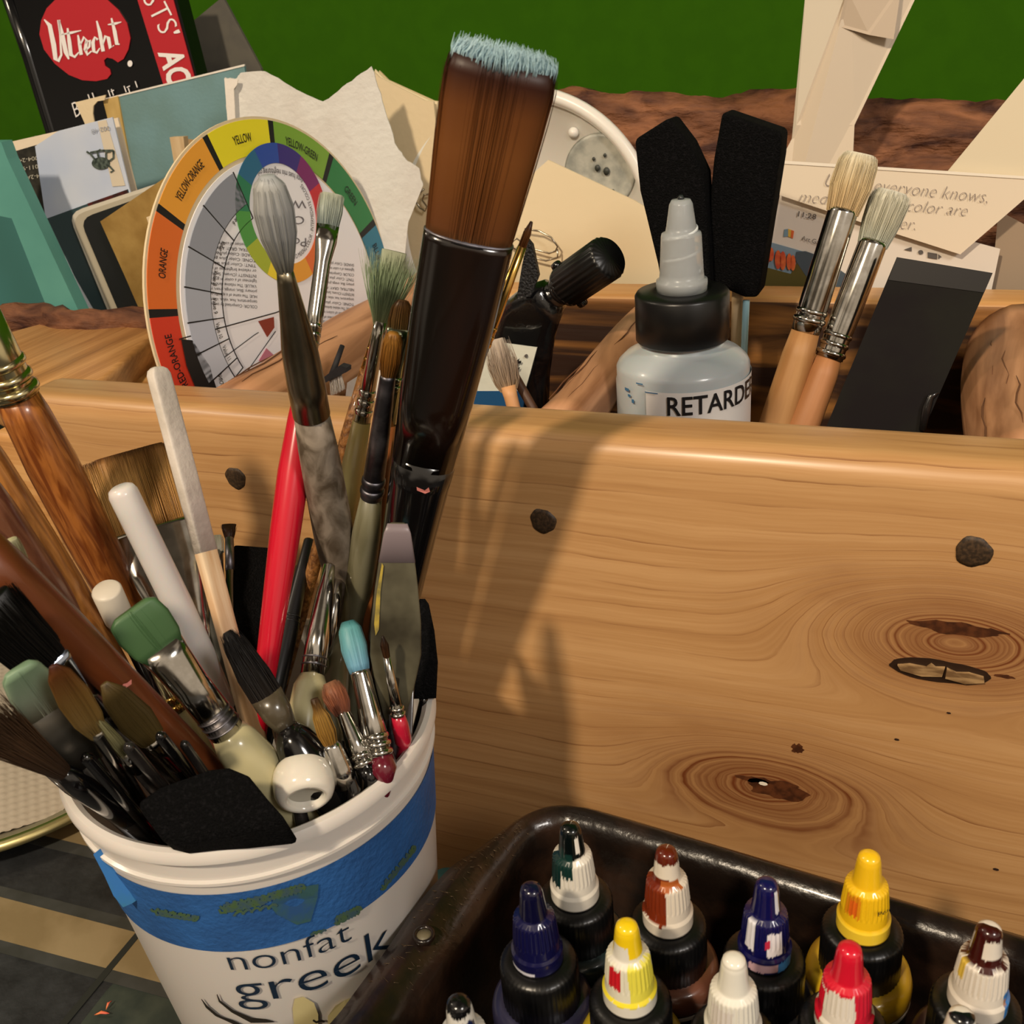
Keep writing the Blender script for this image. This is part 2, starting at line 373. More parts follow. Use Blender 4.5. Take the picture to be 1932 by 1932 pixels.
for x, y, rx, rz in ((1462, 1487, .0115, .0045), (1418, 1470, .006, .0012), (1800, 1185, .013, .0022), (1505, 1412, .0022, .0020), (1895, 1276, .003, .0006)):
    c = ony(x, y, .296)
    obj('knot_mark', prism(blob(c[0], c[2], rx, rz, .2959, seed=x*.01, amp=.5), (0, .001, 0)), mat('knot_brown', '5A3118', rough=.5, col2='3D1F0E', scale=300), fp, False)
for x, y, r in ((1692, 1395, .0005), (1879, 1640, .0006), (1790, 1345, .0004), (1440, 1478, .0010)):
    c = ony(x, y, .296)
    obj('speck', prism(blob(c[0], c[2], r*1.6, r*.8, .2958, seed=x), (0, .001, 0)), mat('speck_dark', '2A1810', rough=.6) if y != 1478 else mat('chip_white', 'E8DCC8'), fp, False)

bevel(obj('side_panel', box((-.392, .305, TZ), (-.362, .60, .195)), PINE2, tote, smooth=True), .004, 3)
bevel(obj('side_panel', box((.23, .3265, TZ), (.26, .60, .2170)), PINE2, tote, smooth=True), .004, 3)
obj('base_board', box((-.362, .3265, TZ), (.23, .60, TZ+.012)), PINE2, tote, False)
# flared live-edge ledge at the left end
q = [(-.3625, .305), (-.352, .335), (-.385, .425), (-.47, .425), (-.50, .35), (-.43, .335)]
lg = bevel(obj('side_ledge', prism([(x, y, .208) for x, y in q], (0, 0, -.02)), wood_mat('ledge_pine', '8E6033', 'B58149', 'D09C62', [], axis=1, rough=.5, freq=120), tote, smooth=True), .003, 2)
BARK = mat('red_bark', '3A1A0E', rough=.75, col2='8E5C3C', scale=48, lo=.38, hi=.66, stretch=(.4, 1, 1.5), det=12, dist=1.2, bump=1.0, bscale=240)
pts = [np.array([-.50+.115*t, .425+.004*math.sin(t*9), .207]) for t in np.linspace(0, 1, 16)]
obj('bark_edge', sweep(pts, [(.008+.003*mnoise.noise((t*9, 0, 0)), .010) for t in np.linspace(0, 1, 16)], (0, 1, 0), 14, bumpf=lambda a, i: 1+.35*mnoise.noise((i*.8, a*2, 0))), BARK, lg)
# middle rail
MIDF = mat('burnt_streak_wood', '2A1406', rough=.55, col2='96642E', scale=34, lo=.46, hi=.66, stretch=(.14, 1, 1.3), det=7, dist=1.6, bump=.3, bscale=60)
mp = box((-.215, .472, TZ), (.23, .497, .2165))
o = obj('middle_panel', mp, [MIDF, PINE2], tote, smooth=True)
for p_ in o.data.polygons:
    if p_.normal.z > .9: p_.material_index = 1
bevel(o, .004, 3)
# half-log dividers
LOGM = mat('peeled_log', '8A5E3E', rough=.5, col2='C08E68', scale=60, lo=.38, hi=.62, stretch=(1, .12, 1), det=6, dist=1.2, bump=.25, bscale=80)
for x, y0, y1, r in ((-.272, .3262, .55, .020), (-.1270, .3262, .473, .0105), (.0335, .3262, .473, .0205)):
    ys = np.linspace(y0, y1, 14)
    lo_ = obj('log_divider', sweep([np.array([x+.0015*math.sin(y*40), y, .2155-r]) for y in ys], [(r, r) for _ in ys], (1, 0, 0), 28, bumpf=lambda a, i: 1+.05*mnoise.noise((a*1.2, i*.25, x*30))), LOGM, tote)
    cr_ = []
    for k in range(5):
        a = math.radians(random.uniform(60, 150)); ya = random.uniform(y0, y0+.08)
        pp = [np.array([x+math.cos(a+.05*math.sin(j*1.7+k))*(r*1.0), ya+j*.009, .2155-r+math.sin(a)*r*1.0]) for j in range(6)]
        cr_.append(sweep(pp, [(.0001, .0001)]+[(.00028, .0003)]*4+[(.0001, .0001)], (1, 0, 0), 6))
    obj('crack', join(*cr_), mat('crack_dark', '6A452C', rough=.7), lo_)
# live edge back board
nx, nz_ = 260, 90; V = []; Fc = []
def fbm(x, y, z): return mnoise.fractal((x, y, z), 1.0, 2.1, 5)
for j in range(nz_):
    for i in range(nx):
        x = -.31+.60*i/(nx-1)
        top = .3005-.018*((x+.2)/.22 if x > -.2 else 0)*(.9)+.006*fbm(x*18, 3, 1)
        if x < -.27: top -= (-.27-x)*1.2
        t = j/(nz_-1); z = TZ+(top-TZ)*t
        y = 0.584 - .012*math.sqrt(max(0, 1-max(0, (t-.86)/.14)**2))
        y += .006*fbm(x*26, z*90, 5)+.0035*fbm(x*70, z*200, 9) if t > .3 else 0
        V.append((x, y, z+.0015*fbm(x*60, 8, 2)*t))
for j in range(nz_-1):
    for i in range(nx-1): a = j*nx+i; Fc.append([a, a+1, a+nx+1, a+nx])
b0 = len(V)
for i in range(nx): V.append((V[(nz_-1)*nx+i][0], .61, V[(nz_-1)*nx+i][2]-.004))
for i in range(nx): V.append((V[i][0], .61, TZ))
for i in range(nx-1):
    Fc.append([(nz_-1)*nx+i, (nz_-1)*nx+i+1, b0+i+1, b0+i]); Fc.append([b0+i, b0+i+1, b0+nx+i+1, b0+nx+i]); Fc.append([i+1, i, b0+nx+i, b0+nx+i+1])
for e in (0, nx-1):
    Fc.append([j*nx+e for j in range(nz_)]+[b0+e, b0+nx+e])
obj('back_panel', (V, Fc), BARK, tote, label='reddish bark covered live edge')

# ------------------------------------------------------------------ papers and tools inside the tote
def inplane(px, pl, off=0): return [onp(x, y, pl, off) for x, y in px]
def pnorm(pl): return nv([-pl[2], 1, -pl[1]])
def card(px, pl, th, off=0): return prism(inplane(px, pl, off), pnorm(pl)*th)
def base_of(px, pl): p = inplane(px, pl); return np.array([np.mean([q[0] for q in p]), np.mean([q[1] for q in p]), min(q[2] for q in p)])
def circ(cx, cy, rx, ry, n=40, a0=0): return [(cx+rx*math.cos(2*math.pi*k/n+a0), cy+ry*math.sin(2*math.pi*k/n+a0)) for k in range(n)]
PAP = mat('white_paper', 'E3DCD2', rough=.75, bump=.12, bscale=300)
PAPC = mat('cream_paper', 'DCC9A6', rough=.75, bump=.1, bscale=300)
PAPD = mat('ivory_paper', 'E2D2BA', rough=.7, bump=.1, bscale=300)
INK = mat('black_ink', '17171A', rough=.5)
PENC = mat('pencil_grey', '8C8078', rough=.8)
BLK = mat('gloss_black', '0B0C0E', rough=.22, coat=.5)
MBLK = mat('matte_black', '141416', rough=.7, col2='1D1B20', scale=200)
WHT = mat('white_plastic', 'E6E2DA', rough=.3, sss=.1)

# pad with red spine band
pl = (.578, .05, .05)
q = [(14, -40), (324, -40), (420, 330), (560, 960), (320, 960), (126, 330)]
pad = thing('sketch_pad', 'glossy black art pad with red disc emblem standing at the far left', 'art pad', base_of(q, pl))
obj('cover', card(q, pl, .012), BLK, pad, False)
obj('spine', sweep(inplane([(8, -40), (60, 110), (118, 300), (300, 960)], pl, -.004), [(.0052, .006)]*4, (1, 0, 0), 16), BLK, pad)
RED = mat('cover_red', 'B5252F', rough=.45)
obj('red_band', card([(247, -40), (316, -40), (368, 150), (400, 280), (346, 290), (307, 156)], pl, .0006, .0008), RED, pad, False, label='red side band')
s = 3.864
em = [(287, 250), (300, 150), (340, 60), (420, -20), (520, -70), (640, -80), (760, -20), (860, 70), (925, 170), (950, 280), (935, 360), (900, 430), (860, 455), (820, 428), (780, 420), (757, 440), (765, 480), (800, 505), (808, 540), (780, 575), (700, 592), (600, 585), (500, 545), (400, 465), (320, 360)]
obj('emblem', card([(x/s, y/s) for x, y in em], pl, .0006, .0008), RED, pad, False, label='red palette shaped emblem')
ut = [[(322, 142, .4), (362, 185, 1.6), (392, 330, 1.9), (405, 430, 1.6), (425, 445, 1.2), (447, 400, .9), (437, 250, .6), (428, 145, 1.2)], [(428, 145, .7), (455, 260, 1.7), (480, 380, 1.7), (502, 432, .6)],
      [(492, 205, .7), (505, 300, 1.5), (517, 400, 1.5), (545, 415, 1), (575, 380, .4)], [(447, 252, .4), (520, 238, 1), (592, 222, .3)],
      [(568, 255, .6), (580, 320, 1.3), (592, 400, 1.3)], [(584, 330, .5), (612, 270, 1), (634, 300, 1.1), (622, 318, .5)],
      [(620, 372, .6), (652, 340, .9), (655, 295, 1), (630, 305, 1.2), (622, 360, 1.4), (638, 398, 1.1), (668, 372, .5)],
      [(712, 290, 1), (692, 270, .8), (677, 310, 1.4), (684, 375, 1.3), (705, 385, .9), (728, 350, .4)],
      [(705, 152, .6), (728, 240, 1.4), (752, 375, 1.4)], [(748, 330, .5), (768, 262, 1), (790, 275, 1.4), (805, 352, 1.3), (830, 330, .4)],
      [(812, 132, .6), (836, 230, 1.5), (852, 322, 1.4), (872, 322, .6)], [(786, 180, .4), (840, 172, 1), (885, 160, .3)]]
WINK = mat('white_ink', 'EDE8E6', rough=.5)
obj('lettering', strokes(ut, 9.5, lambda x, y: onp(x/s, y/s, pl, .0012)), WINK, pad, False, label='white script lettering')
a = text_fit('ISTS', quadmap((262, -14), (303, 66), (298, -32), pl, .0012), offset=-.012)
b = text_fit("'", quadmap((306, 66), (309, 72), (338, 55), pl, .0012))
c_ = text_fit('AC', quadmap((299, 99), (320, 163), (343, 88), pl, .0012), offset=.03)
obj('lettering', join(a, b, c_), WINK, pad, False, label='white capital letters on the red band')
a = text_fit('B', quadmap((143, 222), (153, 216), (134, 193), pl, .0012), offset=-.01)
tk = strokes([[(x, y), (x+4, y+12)] for x, y in ((166, 178), (174, 175), (204, 170), (210, 168), (234, 162), (242, 166), (255, 153))]+[[(x+3, y+5), (x+9, y+2)] for x, y in ((206, 168), (236, 160))], 1.0, lambda x, y: onp(x, y, pl, .0012))
d_ = (lambda f_: (np.array([f_(0, 0)]), []))(lambda u, v: onp(243, 122, pl, .0012))
obj('lettering', join(a, tk, card(circ(245, 120, 4.5, 6), pl, .0004, .0012)), WINK, pad, False)

def sheet(name, label, cat, px, pl, th, m):
    return tag(obj(name, card(px, pl, th), m, None, False, loc=base_of(px, pl)), label, cat)
sheet('grey_card', 'dark grey card with slanted corner standing behind the black pad', 'card', [(342, 58), (420, -6), (492, 128), (540, 300), (640, 900), (480, 900), (372, 120)], (.600, .05, 0), .002, mat('grey_board', '5B574E', rough=.6, col2='524F49', scale=60))
sheet('notched_sheet', 'cream sheet with a rounded notch beside the black pad', 'paper', [(142, 193), (199, 179), (197, 189), (184, 191), (176, 200), (175, 215), (178, 232), (300, 900), (270, 900), (163, 240)], (.536, .05, .03), .0008, PAPC)
# pale blue pad with its tan edge strip
pl = (.5265, .04, 0)
q = [(222, 181), (461, 124), (480, 320), (560, 900), (360, 900), (257, 372)]
bp_ = thing('blue_pad', 'dusty blue paper pad with tan board edge standing behind the colour wheel', 'paper pad', base_of(q, pl))
obj('blue_sheet', card(q, pl, .0015), mat('dusty_blue', '6F9298', rough=.7, col2='6A8A8C', scale=30, bump=.1, bscale=500), bp_, False)
obj('tan_board', card([(194, 189), (222, 181), (257, 372), (340, 800), (320, 800), (243, 378)], pl, .006, .001), mat('tan_board', 'B08F4C', rough=.7, col2='C4A668', scale=70, stretch=(1, 1, .2)), bp_, False, label='tan cardboard edge')
obj('white_edge', card([(192, 187), (461, 121), (461, 125), (222, 183), (196, 191)], pl, .001, .0004), PAP, bp_, False)
sheet('wooden_clip', 'pale wooden clip on top of the kraft envelope by the blue pad', 'clip', [(320, 259), (346, 258), (352, 318), (330, 420), (322, 420), (330, 318)], (.492, .02, 0), .004, mat('pale_wood', 'CDB48E', rough=.6, col2='BFA27A', scale=200, stretch=(1, 1, .1)))
sheet('brown_tag', 'small brown paper tag behind the wooden clip', 'tag', [(344, 262), (375, 264), (386, 272), (400, 420), (352, 420)], (.505, .02, 0), .0006, mat('brown_tag', 'A5875F', rough=.7))
# torn watercolour sheet
q = [(424, 147), (446, 148), (455, 137), (500, 134), (560, 170), (610, 192), (655, 158), (701, 126), (722, 190), (745, 270), (765, 300), (790, 318), (798, 350), (770, 420), (760, 520), (760, 860), (470, 860), (440, 470), (432, 280)]
q2 = []
for i in range(len(q)):
    a, b = q[i], q[(i+1) % len(q)]
    for t in range(5):
        j = 1.2 if a[1] < 400 and b[1] < 400 else 0
        q2.append((a[0]+(b[0]-a[0])*t/5+random.uniform(-j, j), a[1]+(b[1]-a[1])*t/5+random.uniform(-j, j)))
sheet('watercolour_paper', 'torn off-white watercolour paper with jagged peaks behind the colour wheel', 'paper', q2, (.600, .02, .27), .001, mat('cold_press_paper', 'D9D8D2', rough=.85, col2='CFCBC4', scale=25, bump=.3, bscale=250))
sheet('folded_strip', 'thin crumpled white paper strip on the left edge of the torn paper', 'paper', [(423, 148), (449, 150), (447, 160), (441, 168), (446, 270), (436, 236), (430, 240)], (.596, .02, .27), .0008, PAP)
for i, (dx, lab) in enumerate(((0, 'front cream sheet of the stack left of the huge brush'), (9, 'middle cream sheet of the stack left of the huge brush'), (17, 'rear cream sheet of the stack left of the huge brush'))):
    sheet('cream_sheet', lab, 'paper', [(698+dx, 128+dx*.3), (716+dx, 146+dx*.3), (802+dx, 190), (818+dx, 192), (845+dx, 500), (850+dx, 860), (750, 860), (722, 220)], (.553+.0035*i, .02, 0), .0012, (PAPC, mat('cream_paper_two', 'E6D6B2', rough=.7), mat('cream_paper_three', 'D3BE92', rough=.7))[i])

# dark printed card with white border, bug photo, rounded black case, kraft envelope
pl = (.490, .04, .04)
q = [(-40, 287), (0, 272), (222, 222), (262, 380), (350, 760), (420, 900), (290, 900), (195, 715), (100, 500), (0, 300)]
dk = thing('printed_card', 'white bordered card printed dark with small numerals at the far left', 'printed card', base_of(q, pl))
obj('card_sheet', card(q, pl, .0012), PAPD, dk, False)
obj('dark_print', card([(19, 288), (70, 273), (160, 500), (120, 500)], pl, .0003, .0005), mat('dark_print', '35332C', rough=.5, col2='22221E', scale=200), dk, False)
tx = [text_fit(t_, quadmap(a_, b_, c__, pl, .0009)) for t_, a_, b_, c__ in (('2004-24', (78, 293), (35, 300), (79, 301)), ('2011-9', (78, 309), (42, 315), (79, 317)), ('04-2A', (80, 327), (49, 332), (81, 335)))]
obj('lettering', join(*tx), mat('faded_ink', 'B9B5A6', rough=.6), dk, False)
pl = (.482, .04, .04)
q = [(66, 276), (110, 247), (212, 221), (245, 360), (330, 720), (420, 900), (310, 900), (200, 705), (88, 425)]
bp2 = thing('photo_print', 'pale blue photo print of a small beetle above a dark strip', 'photo print', base_of(q, pl))
obj('print_sheet', card(q, pl, .0008), mat('pale_print', 'C9D0DC', rough=.4, col2='B3C0DA', scale=12), bp2, False)
obj('print_field', card([(89, 412), (241, 357), (330, 700), (400, 850), (330, 850), (140, 520)], pl, .0003, .0004), mat('teal_print', '2E4348', rough=.4), bp2, False)
obj('maroon_strip', card([(165, 384), (239, 358), (243, 368), (170, 399)], pl, .0003, .0007), mat('maroon_print', '4A1714', rough=.5, col2='2E1210', scale=300), bp2, False)
obj('sand_strip', card([(184, 229), (200, 226), (236, 350), (212, 352)], pl, .0003, .0004), mat('sand_print', 'CFC4B0', rough=.5), bp2, False)
bug = [card(circ(190, 308, 17, 11.5), pl, .0004, .0008)]
bug.append(strokes([[(178, 300), (170, 290), (163, 286)], [(186, 297), (183, 286), (190, 282)], [(200, 299), (200, 287), (208, 286)], [(206, 304), (214, 298), (214, 284)], [(170, 288), (190, 284), (214, 284)], [(205, 312), (214, 322), (208, 325)]], 1.8, lambda x, y: onp(x, y, pl, .001)))
obj('beetle_image', join(*bug), mat('beetle_print', '2B3430', rough=.5, col2='55605A', scale=500), bp2, False)
obj('lettering', text_fit('002-48', quadmap((206, 237), (172, 244), (207, 246), pl, .0009)), mat('faint_ink', '9AA0AC', rough=.6), bp2, False)
pl = (.470, .04, .02)
def rrect(p, r, n=5):
    out = []
    for i in range(len(p)):
        a, b, c = map(np.array, (p[i-1], p[i], p[(i+1) % len(p)])); a = np.array(a, float)
        u = (a-b)/np.linalg.norm(a-b)*r; w = (c-b)/np.linalg.norm(c-b)*r
        for t in np.linspace(0, 1, n): out.append(tuple(b+u*(1-t)**2+w*t**2))
    return out
q = rrect([(128, 402), (330, 335), (455, 850), (300, 850), (225, 640)], 28)
cs = thing('flat_case', 'flat black case with rounded cream rim in front of the photo print', 'flat case', base_of(q, pl))
obj('rim', card(q, pl, .006), mat('case_rim', 'C9C3B4', rough=.5), cs, False, label='cream rim')
obj('inner_rim', card(rrect([(134, 408), (330, 342), (450, 850), (310, 850), (232, 640)], 27), pl, .0005, .001), mat('case_line', 'B0A895', rough=.5), cs, False)
obj('face', card(rrect([(150, 413), (330, 350), (450, 850), (330, 850), (246, 640)], 26), pl, .0008, .0022), mat('case_face', '1D1F20', rough=.45), cs, False, label='black face')
obj('clasp', card([(236, 665), (275, 645), (282, 657), (243, 680)], pl, .001, .0034), PAPD, cs, False)
# kraft envelope and cream wedge
pl = (.452, .04, 0)
sheet('kraft_envelope', 'brown kraft paper sheet standing left of the colour wheel', 'envelope', [(189, 418), (345, 312), (420, 330), (470, 850), (330, 850), (287, 640), (235, 520)], pl, .001, mat('kraft_paper', '9F8247', rough=.7, col2='8A6C34', scale=45, bump=.1, bscale=300))
sheet('cream_wedge', 'cream cardboard wedge in front of the black case', 'cardboard', [(132, 612), (160, 583), (206, 600), (300, 850), (235, 850), (176, 700)], (.438, .04, 0), .004, PAPD)
sheet('cream_scrap', 'small folded cream scrap tucked behind the left rim of the colour wheel', 'paper scrap', [(276, 410), (300, 400), (305, 445), (290, 450)], (.446, .0, 0), .001, PAPC)
# teal box
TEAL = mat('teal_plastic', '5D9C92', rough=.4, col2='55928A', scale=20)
bx = thing('teal_box', 'teal plastic box at the far left edge beside the papers', 'plastic box', onp(150, 800, (.45, 0, 0)))
pl = (.452, 0, .05)
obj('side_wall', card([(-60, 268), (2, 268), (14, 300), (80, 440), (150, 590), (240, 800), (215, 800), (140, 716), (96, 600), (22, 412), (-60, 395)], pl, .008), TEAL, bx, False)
obj('back_wall', card([(-60, 300), (20, 330), (250, 800), (60, 800), (-60, 700)], (.500, 0, .05), .003), mat('teal_plastic_shaded', '3F7472', rough=.4), bx, False)  # same teal as the side wall, darkened to stand in for inside shade

# paint palette, cream envelope, paper clips
pl = (.556, .05, 0); nn = pnorm(pl)*-1; c = onp(990, 445, pl); Rp = .0001*0+np.linalg.norm(onp(990+258, 445, pl)-c)
pt = thing('paint_palette', 'round white plastic palette with grey paint stained well behind the foam brushes', 'paint palette', c-np.array([0, 0, Rp]))
obj('palette_dish', lathe(c, [(0, 0), (Rp*.90, 0), (Rp*.92, .0045), (Rp*.95, .0055), (Rp*.995, .004), (Rp, .001), (Rp*.99, -.001), (0, -.002)], 96, axis=nn), WHT, pt)
w = onp(1132, 325, pl)
obj('well', lathe(w, [(.0205, .0002), (.0195, .0012), (.0185, .0014), (.017, .0007), (.0, .0004)], 48, axis=nn), mat('grey_paint', 'B4B3A8', rough=.4, col2='8D8F88', scale=90), pt, label='grey paint stained well')
obj('nub', lathe(onp(1083, 250, pl), [(.003, 0), (.0028, .002), (.001, .0035), (0, .0036)], 20, axis=nn), WHT, pt)
obj('paint_fleck', join(*[card(circ(x, y, r, r*1.3, 10), pl, .0004, .0018) for x, y, r in ((1141, 293, 3), (1127, 317, 5), (1144, 323, 6), (1156, 362, 4), (1146, 359, 2), (1120, 300, 3))]), mat('dark_fleck', '3C3F3A', rough=.5), pt)
sheet('cream_envelope', 'large cream envelope standing in front of the white palette', 'envelope', [(1034, 302), (1196, 378), (1250, 410), (1260, 700), (880, 700), (900, 420)], (.506, .03, 0), .0012, mat('envelope_cream', 'E4D3B0', rough=.7, bump=.06, bscale=200))
WIRE = mat('clip_wire', 'A79F90', rough=.25, metal=1)
def clip(px, pl, r, label):
    pts = [onp(x, y, pl, .0012) for x, y in px]
    tag(obj('paper_clip', sweep(pts, [(r, r)]*len(pts), (0, 1, 0), 8), WIRE), label, 'paper clip')
clip([(990, 432), (1018, 436), (1040, 448), (1052, 465), (1048, 474), (1036, 478), (1000, 468), (975, 450), (960, 462), (990, 482), (1030, 492), (1052, 486), (1052, 470)], (.502, .03, 0), .0005, 'silver paper clip on the cream envelope left of the black tube')
clip([(800, 357), (788, 366), (785, 380), (792, 392), (802, 398), (806, 390), (797, 378), (800, 368), (812, 366)], (.551, .02, 0), .0006, 'silver paper clip on the sheets left of the huge brush')

# right hand papers
pl = (.538, .06, .05)
q = [(1522, -40), (1745, -40), (1612, 236), (1598, 310), (1596, 500), (1470, 500), (1474, 300), (1494, 262), (1500, 240)]
fs = thing('folded_sheet', 'tall creased white paper standing behind the bristle brushes', 'paper', base_of(q, pl))
p0 = [onp(1522, -40, pl), onp(1606, -40, pl, .014), onp(1502, 236, pl, .002), onp(1494, 262, pl)]
obj('left_fold', prism(p0, (0, .0008, 0)), mat('paper_warm_white', 'E0D6C4', rough=.7), fs, False)
p1 = [onp(1606, -40, pl, .014), onp(1745, -40, pl, -.004), onp(1612, 236, pl), onp(1600, 500, pl), onp(1470, 500, pl), onp(1474, 300, pl), onp(1494, 262, pl), onp(1502, 236, pl, .002)]
obj('right_fold', prism(p1, (0, .0008, 0)), mat('paper_warm_white2', 'DCCDB8', rough=.7, bump=.1, bscale=40), fs, False)
obj('tape_strip', prism([onp(1598, -20, pl, .0145), onp(1700, -20, pl, .004), onp(1686, 74, pl, .0035), onp(1640, 66, pl, .008), onp(1582, 50, pl, .0110)], (0, .0004, 0)), mat('translucent_tape', 'CDBBA5', rough=.25, coat=.4), fs, False)
sheet('violet_sheet', 'sliver of pale violet paper behind the tall creased paper', 'paper', [(1602, 244), (1598, 330), (1596, 480), (1566, 480), (1570, 310)], (.545, .03, 0), .0006, mat('violet_paper', 'C9C2C4', rough=.6))
sheet('grey_brown_card', 'grey brown card at the right edge beside the letter', 'card', [(1884, 398), (1935, 425), (1990, 450), (1980, 700), (1860, 700), (1874, 500)], (.512, .03, 0), .001, mat('grey_brown', 'A08C76', rough=.7))
pl = (.5055, .03, 0)
q = [(1472, 365), (1610, 396), (1887, 470), (1868, 560), (1860, 700), (1440, 700), (1452, 470)]
sc_ = thing('screen_print', 'white printed page with a phone screenshot and small landscape picture', 'printed page', base_of(q, pl))
obj('page', card(q, pl, .0008), mat('page_white', 'DFD6CB', rough=.6), sc_, False)
obj('picture', card([(1450, 456), (1538, 481), (1545, 560), (1438, 520)], pl, .0003, .0004), mat('print_sky', '7E95A6', rough=.5), sc_, False)
obj('hill', card([(1503, 475), (1520, 474), (1548, 484), (1600, 520), (1600, 570), (1520, 520), (1500, 490)], pl, .0003, .0008), mat('print_hill', '4A5660', rough=.5), sc_, False)
obj('ground', card([(1440, 503), (1492, 517), (1508, 488), (1540, 540), (1560, 600), (1438, 540)], pl, .0003, .0007), mat('print_ground', '5C5226', rough=.5), sc_, False)
obj('trees', join(*[card(circ(x, y, rx, ry, 12), pl, .0003, .0011) for x, y, rx, ry in ((1447, 482, 6, 17), (1455, 480, 5, 13), (1468, 490, 6, 18), (1477, 492, 6, 18), (1489, 494, 5, 16), (1496, 496, 5, 15))]), mat('print_trees', 'C04A30', rough=.5, col2='D8703A', scale=200), sc_, False, label='red orange trees')
obj('app_icon', card([(1480, 433), (1487, 432), (1487, 446), (1478, 447)], pl, .0003, .0004), mat('icon_blue', '7896A8', rough=.5), sc_, False)
obj('app_icon', card([(1487, 432), (1493, 434), (1492, 448), (1486, 446)], pl, .0003, .0004), mat('icon_yellow', 'D8B04A', rough=.5), sc_, False)
obj('app_icon', card([(1493, 434), (1498, 436), (1496, 450), (1491, 448)], pl, .0003, .0004), mat('icon_red', 'D86A3A', rough=.5), sc_, False)
GI = mat('grey_ink', '5A5552', rough=.6)
tx = [text_fit('11:28', quadmap((1505, 408), (1539, 414), (1507, 398), pl, .0008), offset=.01), text_fit('Art Gal', quadmap((1512, 453), (1546, 462), (1514, 444), pl, .0008)),
      card(circ(1654, 422+50, 3, 3, 10), pl, .0003, .0006), card(circ(1737, 476, 5, 4, 12), pl, .0003, .0006),
      card([(1750, 476), (1768, 479), (1768, 489), (1750, 486)], pl, .0003, .0006), card([(1770, 480), (1776, 484), (1770, 489)], pl, .0003, .0006), card([(1706, 471), (1720, 466), (1720, 474)], pl, .0003, .0006)]
obj('lettering', join(*tx), GI, sc_, False)
pl = (.5015, .03, 0)
q = [(1475, 305), (1790, 323), (1985, 338), (1960, 352), (1812, 480), (1690, 441), (1470, 368)]
lt = thing('handwritten_letter', 'cream envelope with pencil handwriting across its back at the right', 'envelope', base_of(q, pl))
obj('envelope_sheet', card(q, pl, .0008), mat('letter_cream', 'E3D5BF', rough=.7), lt, False)
obj('fold_line', card([(1476, 303), (1985, 336), (1985, 341), (1476, 309)], pl, .0003, .0004), mat('letter_edge', 'EFE6D6', rough=.6), lt, False)
tx = [text_fit('Unless everyone knows,', quadmap((1556, 351), (1862, 383), (1560, 325), pl, .0008), shear=.35, offset=-.022),
      text_fit('media for watercolor are', quadmap((1506, 381), (1824, 408), (1510, 357), pl, .0008), shear=.35, offset=-.022),
      text_fit('paper.', quadmap((1650, 428), (1726, 434), (1653, 404), pl, .0008), shear=.35, offset=-.022)]
obj('handwriting', join(*tx), PENC, lt, False, label='grey pencil handwriting')
sheet('envelope_flap', 'plain cream flap rising at the right edge above the letter', 'envelope', [(1788, 323), (1990, 78), (1990, 345)], (.5045, .03, 0), .0008, mat('flap_cream', 'DFD2B6', rough=.7))

# ---------------- colour wheel
def R2(v): return W @ np.asarray(v, float)
wc = P(546, 580, .522); WR = .0919
wv_ = nv(R2((.4906, -.2001, .8481))); wu_ = nv(R2((-.0643, -.9789, -.1938))); wn_ = np.cross(wv_, wu_)
if np.dot(wn_, C0-wc) < 0: wn_ = -wn_
def wh(rho, a, off=0, c=(0, 0), k=1): return wc + (wv_*(rho*k*math.sin(a)+c[0]) + wu_*(rho*k*math.cos(a)+c[1]))*WR + wn_*off
def wpx(x, y, off): r = ray(x, y); t = np.dot(wc+wn_*off-C0, wn_)/np.dot(r, wn_); return C0+r*t
def sector(r0, r1, a0, a1, off, th=.0003, c=(0, 0), k=1, n=14):
    A = np.linspace(math.radians(a0), math.radians(a1), n); V = []; Fc = []
    for o_ in (off, off+th):
        for r in (r0, r1): V += [wh(r, a, o_, c, k) for a in A]
    for i in range(n-1): Fc += [[2*n+i, 2*n+i+1, 3*n+i+1, 3*n+i], [i, n+i, n+i+1, i+1], [n+i, 3*n+i, 3*n+i+1, n+i+1], [i, i+1, 2*n+i+1, 2*n+i]]
    Fc += [[0, 2*n, 3*n, n], [n-1, 2*n-1, 4*n-1, 3*n-1]]
    return np.array(V), Fc
wl = thing('colour_wheel', 'round cardboard colour mixing wheel leaning inside the tote', 'colour wheel', wc-np.array([0, 0, WR]))
obj('disc', sector(.001, 1.0, 0, 360, -.0012, .0012, n=97), PAPC, wl, False)
for nm, a0, colr in (('YELLOW-GREEN', 0, '7DA93C'), ('GREEN', 30, '2C8048'), ('BLUE-GREEN', 60, '2F7A96'), ('BLUE', 90, '2C58A0'), ('BLUE-VIOLET', 120, '3A3A86'), ('VIOLET', 150, '5A2A70'), ('RED-VIOLET', 180, '8A2A5A'), ('RED', 210, 'B8282C'), ('RED-ORANGE', 240, 'D8402A'), ('ORANGE', 270, 'E2702E'), ('YELLOW-ORANGE', 300, 'EDA43C'), ('YELLOW', 330, 'EDE02E')):
    sg = obj('colour_segment', sector(.81, .985, a0+1.2, a0+28.8, 0), mat('wheel_'+nm.lower().replace('-', '_'), colr, rough=.4), wl, False, label=nm.lower().replace('-', ' ')+' segment')
    sp_ = {'YELLOW': 9, 'ORANGE': 9, 'GREEN': 8, 'BLUE': 7, 'RED': 5, 'VIOLET': 8}.get(nm, 17)
    if 90 <= a0 < 240: continue
    mf = lambda u, v, a0=a0, sp_=sp_: wh(.878+.045*v, math.radians(a0+15+(u-.5)*sp_), .0007)
    obj('lettering', text_fit(nm, mf, offset=.008), INK, sg, False)
for a in range(0, 360, 30): obj('black_divider', sector(.81, .985, a-1.2, a+1.2, 0, n=3), INK, wl, False)
